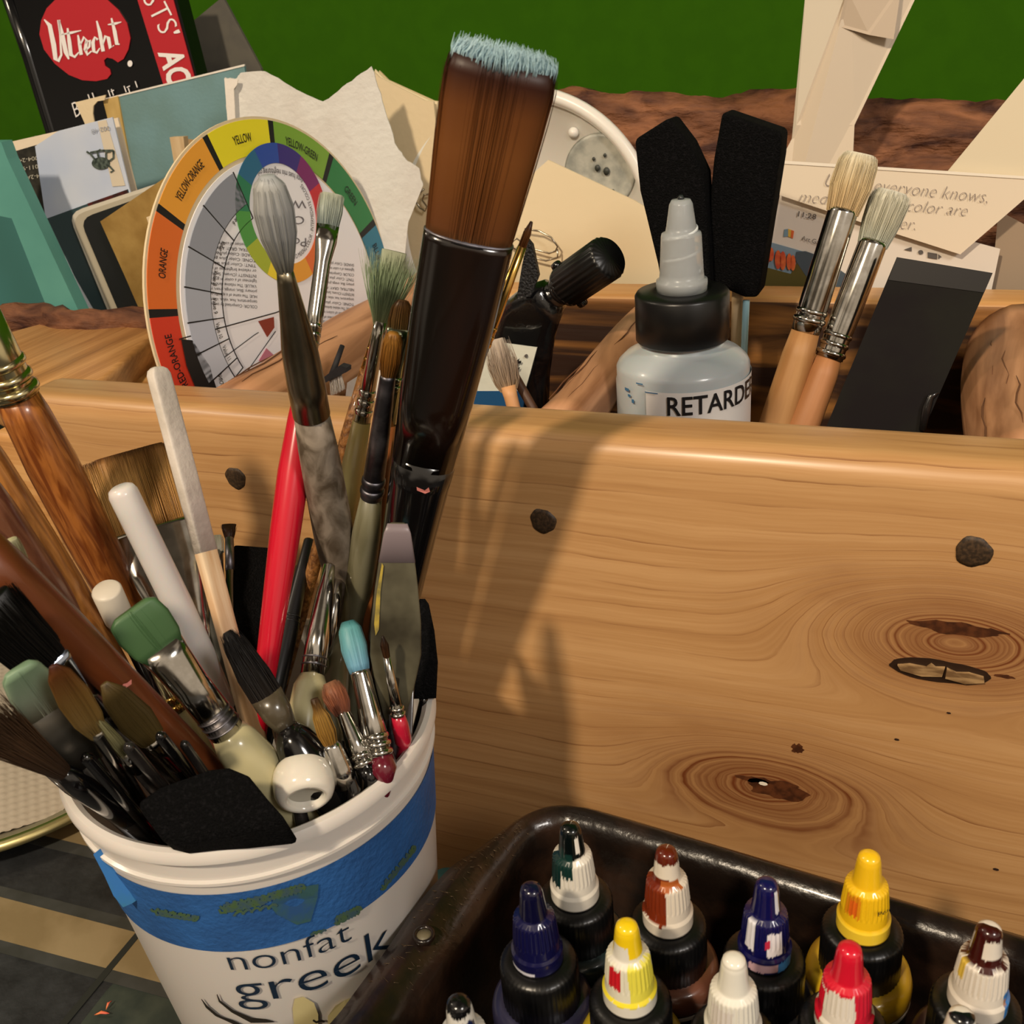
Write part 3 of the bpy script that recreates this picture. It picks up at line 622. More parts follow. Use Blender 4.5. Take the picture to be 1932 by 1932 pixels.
obj('dial', sector(.001, .79, 0, 360, .0005, .0006, n=97), mat('dial_white', 'F0F0F6', rough=.45), wl, False, label='white inner dial')
gr = [('8E93A0', -48, -26), ('969BA8', -66, -48), ('A2A8B5', -81, -66), ('AEB4C2', -94, -81), ('BCC2D2', -106, -94), ('C9CEDC', -118, -106)]
for i, (g_, a0, a1) in enumerate(gr):
    sw = obj('grey_swatch', sector(.60, .765, a0+30*0+.3, a1-.3, .0013), mat('swatch_'+g_, g_, rough=.5), wl, False)
    mf = lambda u, v, a0=a0, a1=a1: wh(.585-.028*v, math.radians((a0+a1)/2-(u-.5)*8), .0015)
    obj('lettering', text_fit('Value %d' % (6+i), mf), INK, sw, False)
obj('scale_line', join(*([sector(.518, .522, -125, -26, .0013, n=30), sector(.597, .601, -125, -26, .0013, n=30)]+[sector(.52, .77, a-.25, a+.25, .0014, n=3) for a in (-26, -48, -66, -81, -94, -106, -118, -125)])), INK, wl, False)
c2 = (.02, .50); kk = .37
for i, colr in enumerate(('2E4FA8', '3C2F7E', '7E2A6A', 'C8323A', 'D24436', 'E0703A', 'E8A23C', 'EFD83A', 'A8B83A', '4E9A4A', '2E7E5A', '2C6A8E')):
    obj('hue_segment', sector(.72, 1.0, -30+30*i, 30*i, .0013, c=c2, k=kk), mat('hue_'+colr, colr, rough=.4), wl, False)
mf = lambda u, v: wh(.9, math.radians(-25+u*40), .001)
tl = []
for t_, y0, h_, x0, x1 in (('Pocket', 463, 17, 578, 508), ('Color', 422, 16, 574, 508), ('Wheel', 392, 16, 578, 506)):
    tl.append(text_fit(t_, lambda u, v, y0=y0, h_=h_, x0=x0, x1=x1: wpx(x0+(x1-x0)*u, y0-14+h_*v, .0014)))
obj('lettering', join(*tl), mat('title_grey', '6E6A70', rough=.6), wl, False, label='upside down title lettering')
mf = lambda u, v: wh(.66-.07*v, math.radians(195-u*150), .0014, c=c2, k=kk)
mg = lambda u, v: wh(.735-.035*v, math.radians(28-u*50), .0014)
obj('lettering', join(text_fit('A GUIDE TO MIXING COLOR - INTERMEDIATE COLORS', mf), text_fit('For intermediate hues mix neighboring colors evenly', mg)), mat('small_ink', '55545C', rough=.6), wl, False)
lines = ['combination of colors mixed', 'NEUTRAL GRAY: A balance', 'SHADE: Color plus black.', 'TONE: Color plus gray.', 'TINT: Color plus white.', 'or relative brightness of a hue.', 'INTENSITY (Chroma, Saturation)', 'lightness of a color in gray scale.', 'VALUE: The relative darkness or', 'primary: Blue, orange, green, yellow', 'HUE: The name of a specific color', 'temperature, hue, value, intensity', 'COLOR: Comprised by terms']
tl = []
for i, t_ in enumerate(lines):
    y0 = 458+i*9.7; ln = 72+len(t_)*.9-(abs(i-6))*1
    tl.append(text_fit(t_, lambda u, v, y0=y0, ln=ln, i=i: wpx(482+i*.3-ln*u, y0+6*v-7*(1-u)*-.3-u*4, .0014)))
for i in range(13):
    t_ = lines[(i*5+2) % 13]
    tl.append(text_fit(t_, lambda u, v, i=i: wpx(668-64*u-(i % 3)*4*u, 498+i*9.3+5.5*v-u*6, .0014)))
obj('lettering', join(*tl), mat('small_ink2', '4A4850', rough=.6), wl, False, label='small upside down paragraphs')
LN = lambda pts, w=1.1: strokes([pts], w, lambda x, y: wpx(x, y, .0015))
obj('scale_line', join(LN([(338, 640), (520, 590), (560, 575)]), LN([(397, 694), (480, 632), (488, 627)], .8), LN([(448, 727), (520, 625)], .8), LN([(492, 730), (503, 704)], .8), LN([(395, 694), (410, 740)], 1), LN([(660, 600), (700, 628)], .8)), INK, wl, False)
wpoly = lambda px, off=.0013: prism([wpx(x, y, off) for x, y in px], wn_*.0003)
obj('dial_window', wpoly([(342, 640), (362, 642), (396, 692), (412, 760), (380, 760), (352, 690)]), mat('window_black', '1C1C1E', rough=.5), wl, False, label='black cut-out window')
obj('colour_window', wpoly([(487, 606), (516, 598), (517, 618), (504, 636)]), mat('window_red', '8A3A2E', rough=.5), wl, False, label='dark red cut-out window')
obj('colour_window', wpoly([(502, 657), (527, 681), (518, 698), (488, 680)]), mat('window_pink', 'C27A8E', rough=.5), wl, False, label='pink cut-out window')
obj('colour_window', wpoly([(530, 683), (528, 712), (514, 700), (520, 688)]), mat('window_mauve', 'A580A2', rough=.5), wl, False)
obj('lettering', join(text_fit('BLACK', lambda u, v: wpx(400-8+u*-6+v*8+0*u, 676-u*32, .0015)), text_fit('ADDING', lambda u, v: wpx(418-8*u+v*8, 738-u*36, .0015))), INK, wl, False)

# ---------------- squeeze bottle
def axz(x, yy, ypx): return float(ony(x, ypx, yy)[2])
by = .372; bc = ony(1288, 700, by); bxc = bc[0]; z = lambda py: axz(1288, by, py)
rb = .0258
bt = thing('squeeze_bottle', 'clear squeeze bottle with black collar and pointed nozzle inside the tote', 'bottle', (bxc, by, TZ+.012))
MILK = mat('cloudy_plastic', 'AEB6BA', rough=.28, sss=.25, coat=.2)
NOZ = mat('nozzle_plastic', 'DDE2E4', rough=.25, trans=.60, ior=1.25)
ctr = np.array([bxc, by, 0])
obj('bottle_body', lathe(ctr, [(rb*.9, TZ+.012), (rb, TZ+.016), (rb, z(704)-.001), (rb*.985, z(704)+.0004), (rb*.985, z(684)), (rb*.955, z(684)+.0016), (rb*.86, z(684)+.0040), (rb*.70, z(684)+.0062), (rb*.60, z(684)+.0075), (rb*.58, z(684)+.018)], 72), MILK, bt)
zc0, zc1 = z(638), z(548)
obj('collar', lathe(ctr, [(.0170, zc0), (.0176, zc0+.0006), (.0176, zc1-.0012), (.0168, zc1), (.0105, zc1+.0002), (.0, zc1+.0002)], 144, bumpf=lambda a, i: 1+(.012*math.sin(a*72) if i in (1, 2) else 0)), mat('collar_black', '0D0D0E', rough=.35), bt)
h = z(372)-zc1; nr = .0090
prof = [(nr*1.04, zc1), (nr*1.06, zc1+.003), (nr*1.05, zc1+.0042), (nr*.93, zc1+.0046), (nr*.90, zc1+.007), (nr*.82, zc1+h*.60), (nr*.79, zc1+h*.63), (nr*.64, zc1+h*.645), (nr*.60, zc1+h*.70), (nr*.47, zc1+h*.93), (nr*.38, zc1+h*.975), (nr*.2, zc1+h*.98)]
nzl = obj('nozzle', lathe(ctr, prof, 60, bumpf=lambda a, i: 1+(.018*math.sin(a*30) if i in (4, 5) else 0)), NOZ, bt, label='translucent pointed nozzle')
obj('nozzle_core', lathe(ctr, [(nr*.62, zc1+.001), (nr*.58, zc1+.006), (nr*.5, zc1+h*.30), (nr*.42, zc1+h*.55), (nr*.50, zc1+h*.66), (nr*.40, zc1+h*.80), (nr*.33, zc1+h*.94)], 30), mat('nozzle_core', '5E666E', rough=.3, sss=.1), nzl)
obj('nozzle_tip', lathe(ctr, [(nr*.12, zc1+h*.975), (nr*.14, zc1+h*.99), (nr*.08, zc1+h*1.02), (0, zc1+h*1.025)], 20), mat('tip_dark', '2A2E30', rough=.3), nzl)
helix = [ctr+np.array([nr*.62*math.cos(t), nr*.62*math.sin(t), zc1+.007+.0016*t/1.3]) for t in np.linspace(0, 14, 90)]
obj('nozzle_thread', sweep(helix, [(.0006, .0006)]*90, (0, 0, 1), 6), mat('thread_pale', 'D5DADC', rough=.3), nzl)
def cyl(cx, cy, r): return lambda ang, zz, off=0: np.array([cx+(r+off)*math.sin(ang), cy-(r+off)*math.cos(ang), zz])
cb = cyl(bxc, by, rb); ztop = float(ony(1288, 738, by-rb)[2])
va = math.atan2(-bxc, by)*-1
def wrapband(cf, a0, a1, z0, z1, off, n=60, th=0, rz=None):
    V = []; Fc = []
    for zz in (z0, z1): V += [cf(a, zz, off) for a in np.linspace(a0, a1, n)]
    for i in range(n-1): Fc.append([i, i+1, n+i+1, n+i])
    return np.array(V), Fc
view = math.atan2(bxc, -by)  # angle on the bottle facing the camera
A0 = -math.atan2(bxc, by)
lb = obj('label', wrapband(cb, A0-.55, A0+2.6, TZ+.02, ztop-.001, .0002), mat('bottle_label', 'E3E0DE', rough=.4), bt, label='white paper label')
obj('lettering', text_fit('RETARDER', lambda u, v: cb(A0-.22+u*1.66, ztop-.0096+.0075*v+.0005*u, .0006), offset=.012), INK, lb, False, label='black capital lettering')
obj('paint_smear', join(*[wrapband(cb, A0+a, A0+a+w_, ztop+z_, ztop+z_+h_, .0008, 6) for a, w_, z_, h_ in ((-.95, .10, -.003, .0012), (-.88, .06, -.005, .001), (-.7, .12, .0012, .0005), (-.55, .2, -.0015, .0004), (-.80, .05, -.007, .0015))]), mat('smear_blue', '3E6E96', rough=.4), bt)

# ---------------- crumpled paint tube
ty = .405
tube = thing('paint_tube', 'crumpled black paint tube with ribbed cap and white label', 'paint tube', ony(990, 800, ty))
TUB = mat('tube_black', '0E0E10', rough=.18, metal=.0, coat=.8, bump=.5, bscale=110)
tp = [ony(x, y, ty+dy) for x, y, dy in ((1046, 556, 0), (1022, 574, 0), (996, 604, .002), (980, 650, .002), (974, 700, .0), (974, 750, -.004), (974, 840, -.008))]
kx = np.linalg.norm(ony(1100, 600, ty)-ony(1000, 600, ty))/100
obj('tube_body', sweep(tp, [(30*kx, 28*kx), (44*kx, 32*kx), (58*kx, 32*kx), (64*kx, 30*kx), (64*kx, 28*kx), (62*kx, 24*kx), (62*kx, 18*kx)], (1, 0, .2), 40, sq=2.6, bumpf=lambda a, i: 1+.10*mnoise.noise((a*2, i*1.3, 4))), TUB, tube)
obj('crimp', prism([ony(x, y, ty-.012) for x, y in ((996, 452), (1004, 462), (1016, 520), (1000, 560), (975, 560), (985, 500))], (0, .002, 0)), mat('crimp_black', '17181A', rough=.3, bump=1, bscale=900), tube, False)
ax0, ax1 = ony(1040, 560, ty), ony(1150, 484, ty-.012); ax = nv(ax1-ax0); La = np.linalg.norm(ax1-ax0)
obj('neck', lathe(ax0, [(.0048, -.003), (.0060, .002), (.0060, .004), (.0048, .0045), (.0048, .0062), (.0068, .0068), (.0068, .0082), (.0050, .0088), (.005, .0095), (.0088, .0102), (.0090, .0118), (.0050, .0125)], 36, axis=ax, ref=(0, 1, 0)), TUB, tube)
cp_ = obj('cap', lathe(ax0, [(.0085, .0112), (.0090, .0118), (.0090, La-.0015), (.0082, La), (.0, La+.0003)], 96, axis=ax, ref=(0, 1, 0), bumpf=lambda a, i: 1+(.028*math.sin(a*24) if i in (1, 2) else 0)), mat('cap_black', '0C0C0D', rough=.35), tube, label='ribbed black cap')
obj('cap_tab', join(*[lathe(ax0+ax*(.0125)+nv(np.cross(ax, (0, 1, 0)))*.0092*s_, [(.0018, -.0015), (.0020, 0), (.0018, .0018), (0, .002)], 14, axis=ax) for s_ in (1, -1)]), BLK, cp_)
py_ = ty-.0135
def tq(px, off=0): return prism([ony(x, y, py_-off) for x, y in px], (0, .0008, 0))
lb = obj('label', tq([(908, 642), (1013, 656), (1000, 704), (990, 738), (900, 738)]), mat('tube_label', 'DBDDD0', rough=.25, coat=.6, bump=.3, bscale=90), tube, False, label='white label')
obj('blue_band', tq([(893, 738), (990, 738), (984, 800), (890, 800)], .0003), mat('tube_blue', '23527E', rough=.3), tube, False, label='blue band')
obj('lettering', text_fit('t', lambda u, v: ony(968+14*u+3*v, 698-26*v, py_-.0012), shear=.2, offset=.03), INK, lb, False)
obj('mark', tq(circ(992, 672, 3, 3, 10), .0008), GI, lb, False)

# ---------------- foam brushes standing in the tote
FOAM = mat('black_foam', '0D0D0E', rough=.95, col2='1B1A1C', scale=900, lo=.5, hi=.75, bump=1.0, bscale=1500, spec=.1)
def foam(name, label, px, y0, k, th, parts=(), m=0, grp=None):
    pl = (y0, k, m); t = thing(name, label, 'foam brush', base_of(px, pl))
    o_ = obj('foam_head', card(px, pl, th), FOAM, t, True); bevel(o_, .0018, 3)
    for nm, q_, off, th2, m_ in parts: bevel(obj(nm, card(q_, pl, th2, off), m_, t, True), .0012, 2)
    return t
PW = MATS['pale_wood']
foam('foam_brush', 'black foam brush with slanted tip behind the squeeze bottle nozzle', [(1196, 264), (1262, 222), (1300, 272), (1327, 330), (1336, 470), (1340, 560), (1250, 560), (1240, 500), (1206, 360)], .418, .04, .016,
     [('handle', [(1284, 556), (1306, 556), (1302, 900), (1282, 900)], -.005, .005, PW)])
foam('foam_brush', 'black foam brush with square end right of the nozzle', [(1362, 211), (1475, 250), (1472, 296), (1430, 562), (1404, 562), (1338, 534), (1336, 400), (1346, 300)], .426, .04, .018,
     [('handle', [(1380, 540), (1400, 545), (1392, 800), (1374, 800)], -.006, .005, PW)])
tag(obj('blue_rod', sweep([ony(1408, 566, .432), ony(1398, 800, .425)], [(.0015, .0015)]*2, (1, 0, 0), 12), mat('pale_blue_plastic', 'A8D4E4', rough=.2, coat=.4)), 'thin pale blue rod beside the square foam brush handle', 'rod')
pl = (.392, .30, 0)
q = [(1692, 485), (1873, 515), (1742, 812), (1680, 1000), (1480, 1000), (1562, 798)]
sl = thing('black_board', 'narrow black board leaning beside the two bristle brushes', 'board', base_of(q, pl))
obj('board', card(q, pl, .003), mat('board_black', '191516', rough=.85, spec=.2, col2='1D1C18', scale=30), sl, False)
obj('top_band', card([(1692, 485), (1873, 515), (1857, 552), (1676, 528)], pl, .0003, .0003), mat('board_darker', '0E0A0B', rough=.5), sl, False)
obj('tape_curl', sweep(inplane([(1740, 812), (1748, 770), (1756, 748), (1770, 740)], pl, .001), [(.0012, .001), (.0016, .001), (.0012, .001), (.0004, .0004)], (1, 0, 0), 10), mat('black_tape', '1C1A1A', rough=.25, coat=.5), sl)
sheet('white_card', 'small white card behind the little black scraper', 'card', [(655, 722), (700, 694), (716, 700), (752, 748), (752, 850), (640, 850)], (.372, .02, 0), .0008, PAP)
# little black scraper with clear bristles
yy = .362; sq_ = thing('scraper_brush', 'little black T-shaped scraper brush by the red handle', 'scraper', ony(640, 745, yy))
obj('handle', sweep([ony(646, 652, yy+.01), ony(626, 707, yy)], [(.0011, .0011), (.0015, .0012)], (1, 0, 0), 12), MBLK, sq_)
obj('head', prism([ony(x, y, yy-.002) for x, y in ((610, 712), (640, 690), (654, 694), (654, 702), (614, 722))], (0, .004, 0)), MBLK, sq_, False)
b0_, b1_ = ony(633, 711, yy), ony(638, 742, yy)
obj('bristles', hairs([(b0_, .0042, .001), (b1_, .0045, .0012)], nv(ony(654, 698, yy)-ony(614, 718, yy)), np.array([0, 1, 0]), 140, .00016, ['C8BEB4', 'DDD6CE']), HAIR, sq_)

# ------------------------------------------------------------------ white tub
BC = np.array([-.188, .204]); ZR = .155
def brad(z): return .0430+(.0553-.0430)*(z-TZ)/(ZR-.016-TZ)
def bsurf(a, z, off=0): r = brad(z)+off; return np.array([BC[0]+r*math.sin(a), BC[1]-r*math.cos(a), z])
def onb(x, y):
    r = ray(x, y); lo = .15
    for i in range(1400):
        p = C0+r*(lo+i*.0002)
        if math.hypot(p[0]-BC[0], p[1]-BC[1]) <= brad(p[2]): return math.atan2(p[0]-BC[0], -(p[1]-BC[1])), p[2]
    return 0, .1
def bpx(x, y, off=.0003): a, z_ = onb(x, y); return bsurf(a, z_, off)
TUBM = mat('tub_white', 'D2CCC6', rough=.32, sss=.08, coat=.15)
ctr = np.array([BC[0], BC[1], 0])
tub = thing('plastic_tub', 'white plastic yogurt tub wrapped with blue tape and full of brushes', 'tub', (BC[0], BC[1], TZ))
rr = lambda dz: brad(ZR-dz)
obj('tub_body', lathe(ctr, [(rr(.0195), ZR-.0195), (.0425, TZ+.004), (.0415, TZ), (0, TZ+.0005), (0, TZ+.002), (.0405, TZ+.003), (.0528, ZR-.006)], 120, caps=False), TUBM, tub)
obj('rim', lathe(ctr, [(.0528, ZR-.006), (.0540, ZR-.0012), (.0556, ZR), (.0572, ZR-.0003), (.0582, ZR-.0018), (.0581, ZR-.0040), (.0560, ZR-.0044), (.0556, ZR-.0046), (.0556, ZR-.0120), (.0566, ZR-.0124), (.0566, ZR-.0134), (.0555, ZR-.0138), (rr(.0195), ZR-.0195)], 160, caps=False), TUBM, tub, smooth='auto', label='rolled white rim with a raised ridge')
TAPE = mat('blue_tape', '2C5FA0', rough=.55, col2='27528C', scale=70, lo=.35, hi=.7, bump=.25, bscale=500)
a0, zt = onb(350, 1684); a1, zb = onb(350, 1786)
zt = min(zt, ZR-.0175)
tpb = obj('tape_band', wrapband(bsurf, -2.2, 2.6, zb, zt, .0003, 140), TAPE, tub, label='blue painter tape band')
OL = mat('olive_paint', '46603E', rough=.6, col2='3C5560', scale=400)
def smear(px, off=.0006): return (np.array([bpx(x, y, off) for x, y in px]), [list(range(len(px)))])
sc1 = []
def scrib(x0, y0, x1, y1, n, amp, w=2.4):
    pts = []
    for i in range(n*6+1):
        t = i/(n*6); pts.append((x0+(x1-x0)*t+amp*.7*math.cos(i*1.05+y0), y0+(y1-y0)*t+amp*math.sin(i*1.05)))
    V, Fc = strokes([pts], w, lambda x, y: bpx(x, y, .0006)); sc1.append((V, Fc))
for s_ in ((300, 1718, 376, 1730, 9, 5), (420, 1712, 500, 1694, 10, 8), (505, 1690, 570, 1672, 8, 7), (722, 1668, 780, 1598, 9, 5), (634, 1734, 676, 1714, 7, 7), (290, 1712, 375, 1728, 6, 4), (420, 1706, 500, 1690, 6, 6), (500, 1690, 572, 1675, 5, 4), (440, 1722, 520, 1706, 5, 4), (718, 1675, 778, 1598, 6, 4), (632, 1738, 678, 1712, 5, 5), (585, 1760, 612, 1754, 3, 3), (425, 1716, 500, 1700, 7, 5)): scrib(*s_)
obj('faded_print', join(*sc1), OL, tpb, False, label='olive green print showing on the tape')
pb = []
for q in ([(515, 1695), (560, 1672), (600, 1665), (598, 1690), (585, 1735), (560, 1742), (522, 1722), (510, 1706)],): pb.append(smear(q))
obj('dark_patch', join(*pb), mat('tape_dark', '2A5080', rough=.6, col2='355A5E', scale=150), tpb, False)
# peeling tape end
fl = [(176, 1612), (190, 1601), (204, 1606), (222, 1640), (246, 1684), (256, 1700), (250, 1704), (232, 1712), (214, 1690), (196, 1650)]
dd = dep(bsurf(-1.05, zt))
obj('tape_end', prism([P(x, y, .290+.00004*(x-176)) for x, y in fl], (0, .0005, 0)), mat('blue_tape_end', '2565A5', rough=.5, col2='2B6A80', scale=60, lo=.45, hi=.6), tub, False, label='curled end of the blue tape')
NAVY = mat('navy_print', '14263A', rough=.4)
def btext(s_, p0, p1, h, **kw):
    (A0_, Z0_), (A1_, Z1_) = onb(*p0), onb(*p1)
    return text_fit(s_, lambda u, v: bsurf(A0_+(A1_-A0_)*u, Z0_+(Z1_-Z0_)*u+h*v, .0004), **kw)
obj('lettering', btext('nonfat', (437, 1828), (663, 1770), .0098, offset=-.012, res=5), NAVY, tub, False, label='navy word nonfat')
obj('lettering', btext('greek', (449, 1886), (737, 1782), .0138, offset=-.008, res=5), NAVY, tub, False, label='navy word greek')
YEL = mat('pale_yellow_print', 'D2C48E', rough=.45)
for q in ([(555, 1932), (552, 1900), (556, 1882), (572, 1878), (592, 1890), (600, 1912), (600, 1932)], [(618, 1932), (618, 1915), (632, 1895), (650, 1885), (662, 1880), (650, 1905), (640, 1932)], [(540, 1960), (560, 1934), (600, 1934), (600, 1970)], [(612, 1970), (616, 1936), (650, 1936), (650, 1970)]):
    obj('printed_petal', smear(q, .0004), YEL, tub, False, label='pale yellow printed petal')
cv_ = strokes([[(382, 1882, .3), (392, 1897, 1), (410, 1912, 1.2), (428, 1921, 1), (450, 1932, .5)], [(411, 1873, .3), (416, 1886, 1), (440, 1905, 1.4), (476, 1922, 2.4), (502, 1923, 1.6), (518, 1925, .3)], [(415, 1914, .3), (440, 1925, 1.4), (480, 1945, 2)], [(590, 1922, .8), (596, 1926, 1), (606, 1923, 1), (612, 1925, .8)]], 2.1, lambda x, y: bpx(x, y, .0005))
obj('printed_curl', cv_, mat('dark_print2', '26221C', rough=.4), tub, False)

# ------------------------------------------------------------------ dark baking pan with ink bottles
PZ, FZ = .095, .040
PAN = mat('pan_enamel', '17100C', rough=.28, col2='2C1D14', scale=60, lo=.42, hi=.62, coat=.3, bump=.25, bscale=160)
PANF = mat('pan_floor', '15120B', rough=.35, col2='221C10', scale=25, bump=.05, bscale=100)
oo = [(632, 1924), (681, 1856), (733, 1787), (787, 1704), (850, 1634), (905, 1600), (950, 1565), (990, 1537), (1030, 1521), (1070, 1518), (1110, 1523), (1324, 1586), (1564, 1658), (1932, 1766), (2140, 1828)]
ii = [(762, 1932), (800, 1858), (833, 1809), (883, 1735), (925, 1670), (962, 1618), (990, 1578), (1009, 1560), (1040, 1549), (1070, 1547), (1110, 1556), (1324, 1622), (1564, 1697), (1932, 1813), (2120, 1875)]
O_ = [onz(x, y, PZ) for x, y in oo]; I_ = [onz(x, y, PZ) for x, y in ii]
xr = O_[-1][0]
O_ += [np.array([xr+.012, .21, PZ]), np.array([xr+.012, .06, PZ]), np.array([xr-.01, .035, PZ]), np.array([-.12, .035, PZ]), np.array([-.146, .05, PZ]), np.array([-.150, .12, PZ])]
I_ += [np.array([xr+.002, .21, PZ]), np.array([xr+.002, .07, PZ]), np.array([xr-.015, .046, PZ]), np.array([-.115, .046, PZ]), np.array([-.130, .06, PZ]), np.array([-.126, .12, PZ])]
O_ = np.array(O_); I_ = np.array(I_)
def dens(A):
    out = []
    for i in range(len(A)):
        for t in range(6): out.append(A[i]*(1-t/6)+A[(i+1) % len(A)]*t/6)
    A = np.array(out)
    for _ in range(4): A = (np.roll(A, 1, 0)+2*A+np.roll(A, -1, 0))/4
    return A
O_, I_ = dens(O_), dens(I_); nn_ = len(O_); cen = I_.mean(0)
Fl = cen+(I_-cen)*.955; Fl[:, 2] = FZ+.006; Fl2 = cen+(I_-cen)*.90; Fl2[:, 2] = FZ
I2 = I_.copy(); I2[:, 2] = PZ-.004; I3 = cen+(I_-cen)*.985; I3[:, 2] = PZ-.010
O0 = O_.copy(); O0[:, 2] = PZ-.0035; Om = O_*.6+I_*.4; Om[:, 2] = PZ+.0022
for i in range(nn_): Om[i, 2] += .0006*mnoise.noise((O_[i][0]*90, O_[i][1]*90, 0))
rings = [O0, O_, Om, I2*1.0, I3, Fl, Fl2]
V = np.concatenate(rings+[rings[-1]-np.array([0, 0, .0015]), Fl-np.array([0, 0, .0018])*0+np.array([0, 0, -.001]), O0+np.array([0, 0, -.001])*0+(cen-O0)*.03])
Fc = []
nr_ = len(rings)+3
for r_ in range(nr_-1):
    if r_ == len(rings)-1: continue
    for i in range(nn_): j = (i+1) % nn_; Fc.append([r_*nn_+i, r_*nn_+j, (r_+1)*nn_+j, (r_+1)*nn_+i])
pan = thing('baking_pan', 'dark brown worn baking pan holding the ink bottles', 'baking pan', (cen[0], cen[1], FZ-.0015))
obj('pan_body', (V, Fc), PAN, pan)
obj('pan_floor', ([tuple(v) for v in Fl2]+[tuple(v-np.array([0, 0, .0015])) for v in Fl2], [list(range(nn_)), list(range(2*nn_-1, nn_-1, -1))]), PANF, pan, False)
hc = onz(800, 1764, PZ+.0024)
obj('handle_hole', lathe(hc, [(.0034, -.0006), (.0034, .0006), (.0026, .0008), (.0022, .0002), (.0022, -.0006)], 28, caps=False), PAN, pan)
obj('handle_hole_cut', lathe(hc, [(.0023, -.001), (.0023, .00015), (0, .00015)], 24), mat('hole_tone', '6A624C', rough=.5), pan)
sct = []
for k in range(150):
    i = random.choice(range(6, 40)); t = random.random()*.8+.1; p = O_[i]*(1-t)+I_[i]*t
    zz = PZ+.0001+(.0022*t/.4 if t < .4 else .0022-.0062*(t-.4)/.6)
    a_ = random.uniform(-.6, .4); l_ = random.uniform(.0006, .0016); d_ = np.array([math.cos(a_), math.sin(a_), 0])*l_
    p = np.array([p[0], p[1], zz]); sct.append(sweep([p-d_, p, p+d_], [(.00004, .00003), (.00014, .00006), (.00004, .00003)], (0, 0, 1), 5))
obj('scratches', join(*sct), mat('pan_scratch', '5A4A36', rough=.3, metal=.5), pan)['kind'] = 'stuff'
bl = thing('riser_box', 'plain dark box under the baking pan', 'box', (-.01, .15, TZ))
bevel(obj('box_body', box((-.09, .07, TZ), (.06, .225, FZ-.0028)), mat('box_dark', '201A14', rough=.7), bl, False), .002)

BLKB = mat('bottle_black', '0A0A0B', rough=.16, coat=.5)
COLR = mat('collar_ribbed', '0B0B0C', rough=.32)
NZL = mat('nozzle_paint', 'FFFFFF', rough=.22, attr=1, coat=.5)
WL = mat('label_white_line', 'C9C5C0', rough=.4)
def ink_bottle(label, tip, base, rules, shoulder, side='101012', tz=.147, collar=None, word=None, sc=1.0, shade_r=1.0):
    """rules: (colour, angle centre deg, half angle, z0, z1, jag) painted patches in nozzle heights 0 (ring) .. 1 (tip)"""
    p = onz(tip[0], tip[1]+4, tz); c = np.array([p[0], p[1], 0]); k = dep(p)/F*sc
    HZ = .80; z0 = tz-.0325*sc*HZ
    prof = [(.0069, 0), (.0069, .0052), (.0063, .0058), (.0060, .0100), (.0057, .0145), (.0054, .0186), (.0052, .0194), (.0040, .0200), (.0038, .0206), (.0034, .0245), (.0030, .0295), (.0026, .0314), (.0015, .0324), (.0, .0325)]
    # densify so the paint edges have detail
    pr = []; fl_ = []
    for i in range(len(prof)-1):
        m_ = max(1, int(abs(prof[i+1][1]-prof[i][1])/.0006))
        for t in range(m_): pr.append((prof[i][0]+(prof[i+1][0]-prof[i][0])*t/m_, prof[i][1]+(prof[i+1][1]-prof[i][1])*t/m_)); fl_.append(3 <= i+t/m_ < 5.9)
    pr.append(prof[-1]); fl_.append(False)
    pr = [(r*sc, z*sc*HZ) for r, z in pr]
    n = 144; V, Fc, ex = lathe(c+np.array([0, 0, z0]), pr, n, bumpf=lambda a, i: 1+(.028*math.sin(a*30) if fl_[i] else 0))
    cols = []
    for i, (r, z_) in enumerate(pr):
        for kk_ in range(n):
            a = 2*math.pi*kk_/n; face = math.degrees(a)+90; face = (face+180) % 360-180
            h = z_/(.0325*sc*HZ); cc_ = srgb(base)
            rib = .045*math.sin(a*30) if fl_[i] else 0
            jn = mnoise.noise((math.cos(a)*3.5, math.sin(a)*3.5, h*5+tip[0]*.01)); j2 = mnoise.noise((math.cos(a)*14, math.sin(a)*14, h*9+tip[0]*.02))
            for (cl, ac, ah, h0, h1, jag) in rules:
                da = abs((face-ac+180) % 360-180)
                q = jag*(.9*jn+.5*j2)+(rib*min(1, jag*8) if jag else 0)
                if da < ah*(1+jag*1.8*jn) and h0+q < h < h1+q*.6+.001: cc_ = srgb(cl)
            cols.append(cc_)
    t = thing('ink_bottle', label, 'ink bottle', (c[0], c[1], FZ))
    obj('nozzle', (V, Fc, {'col': cols}), NZL, t)
    ct = z0-.0004; g = math.sin
    cm = mat('collar_'+collar, collar, rough=.3) if collar else COLR
    obj('collar', lathe(c, [(.0102*sc, ct-.0158*sc), (.0106*sc, ct-.0154*sc), (.0105*sc, ct-.0018*sc), (.0098*sc, ct-.0006*sc), (.0076*sc, ct), (0, ct)], 144, bumpf=lambda a, i: 1+(.012*math.sin(a*48) if i in (1, 2) else 0)), cm, t, label='black ribbed collar')
    sh = ct-.0146*sc
    obj('bottle_body', lathe(c, [(.0128, FZ), (.0136, FZ+.0015), (.0136, sh-.008), (.0139, sh-.007)], 64), mat('side_'+side, side, rough=.2, coat=.4), t)
    obj('shoulder', lathe(c, [(.0139, sh-.0075), (.0141, sh-.0066), (.0141, sh-.0038), (.0136, sh-.0016), (.0122, sh-.0004), (.0100, sh)], 64), mat('shoulder_'+shoulder, shoulder, rough=.3, coat=.3), t, label='coloured shoulder')
    obj('label_line', lathe(c, [(.01395, sh-.0092), (.01405, sh-.0088), (.01405, sh-.0080), (.01395, sh-.0076)], 64, caps=False), WL, t)
    return t, c, z0, sh
A = 180
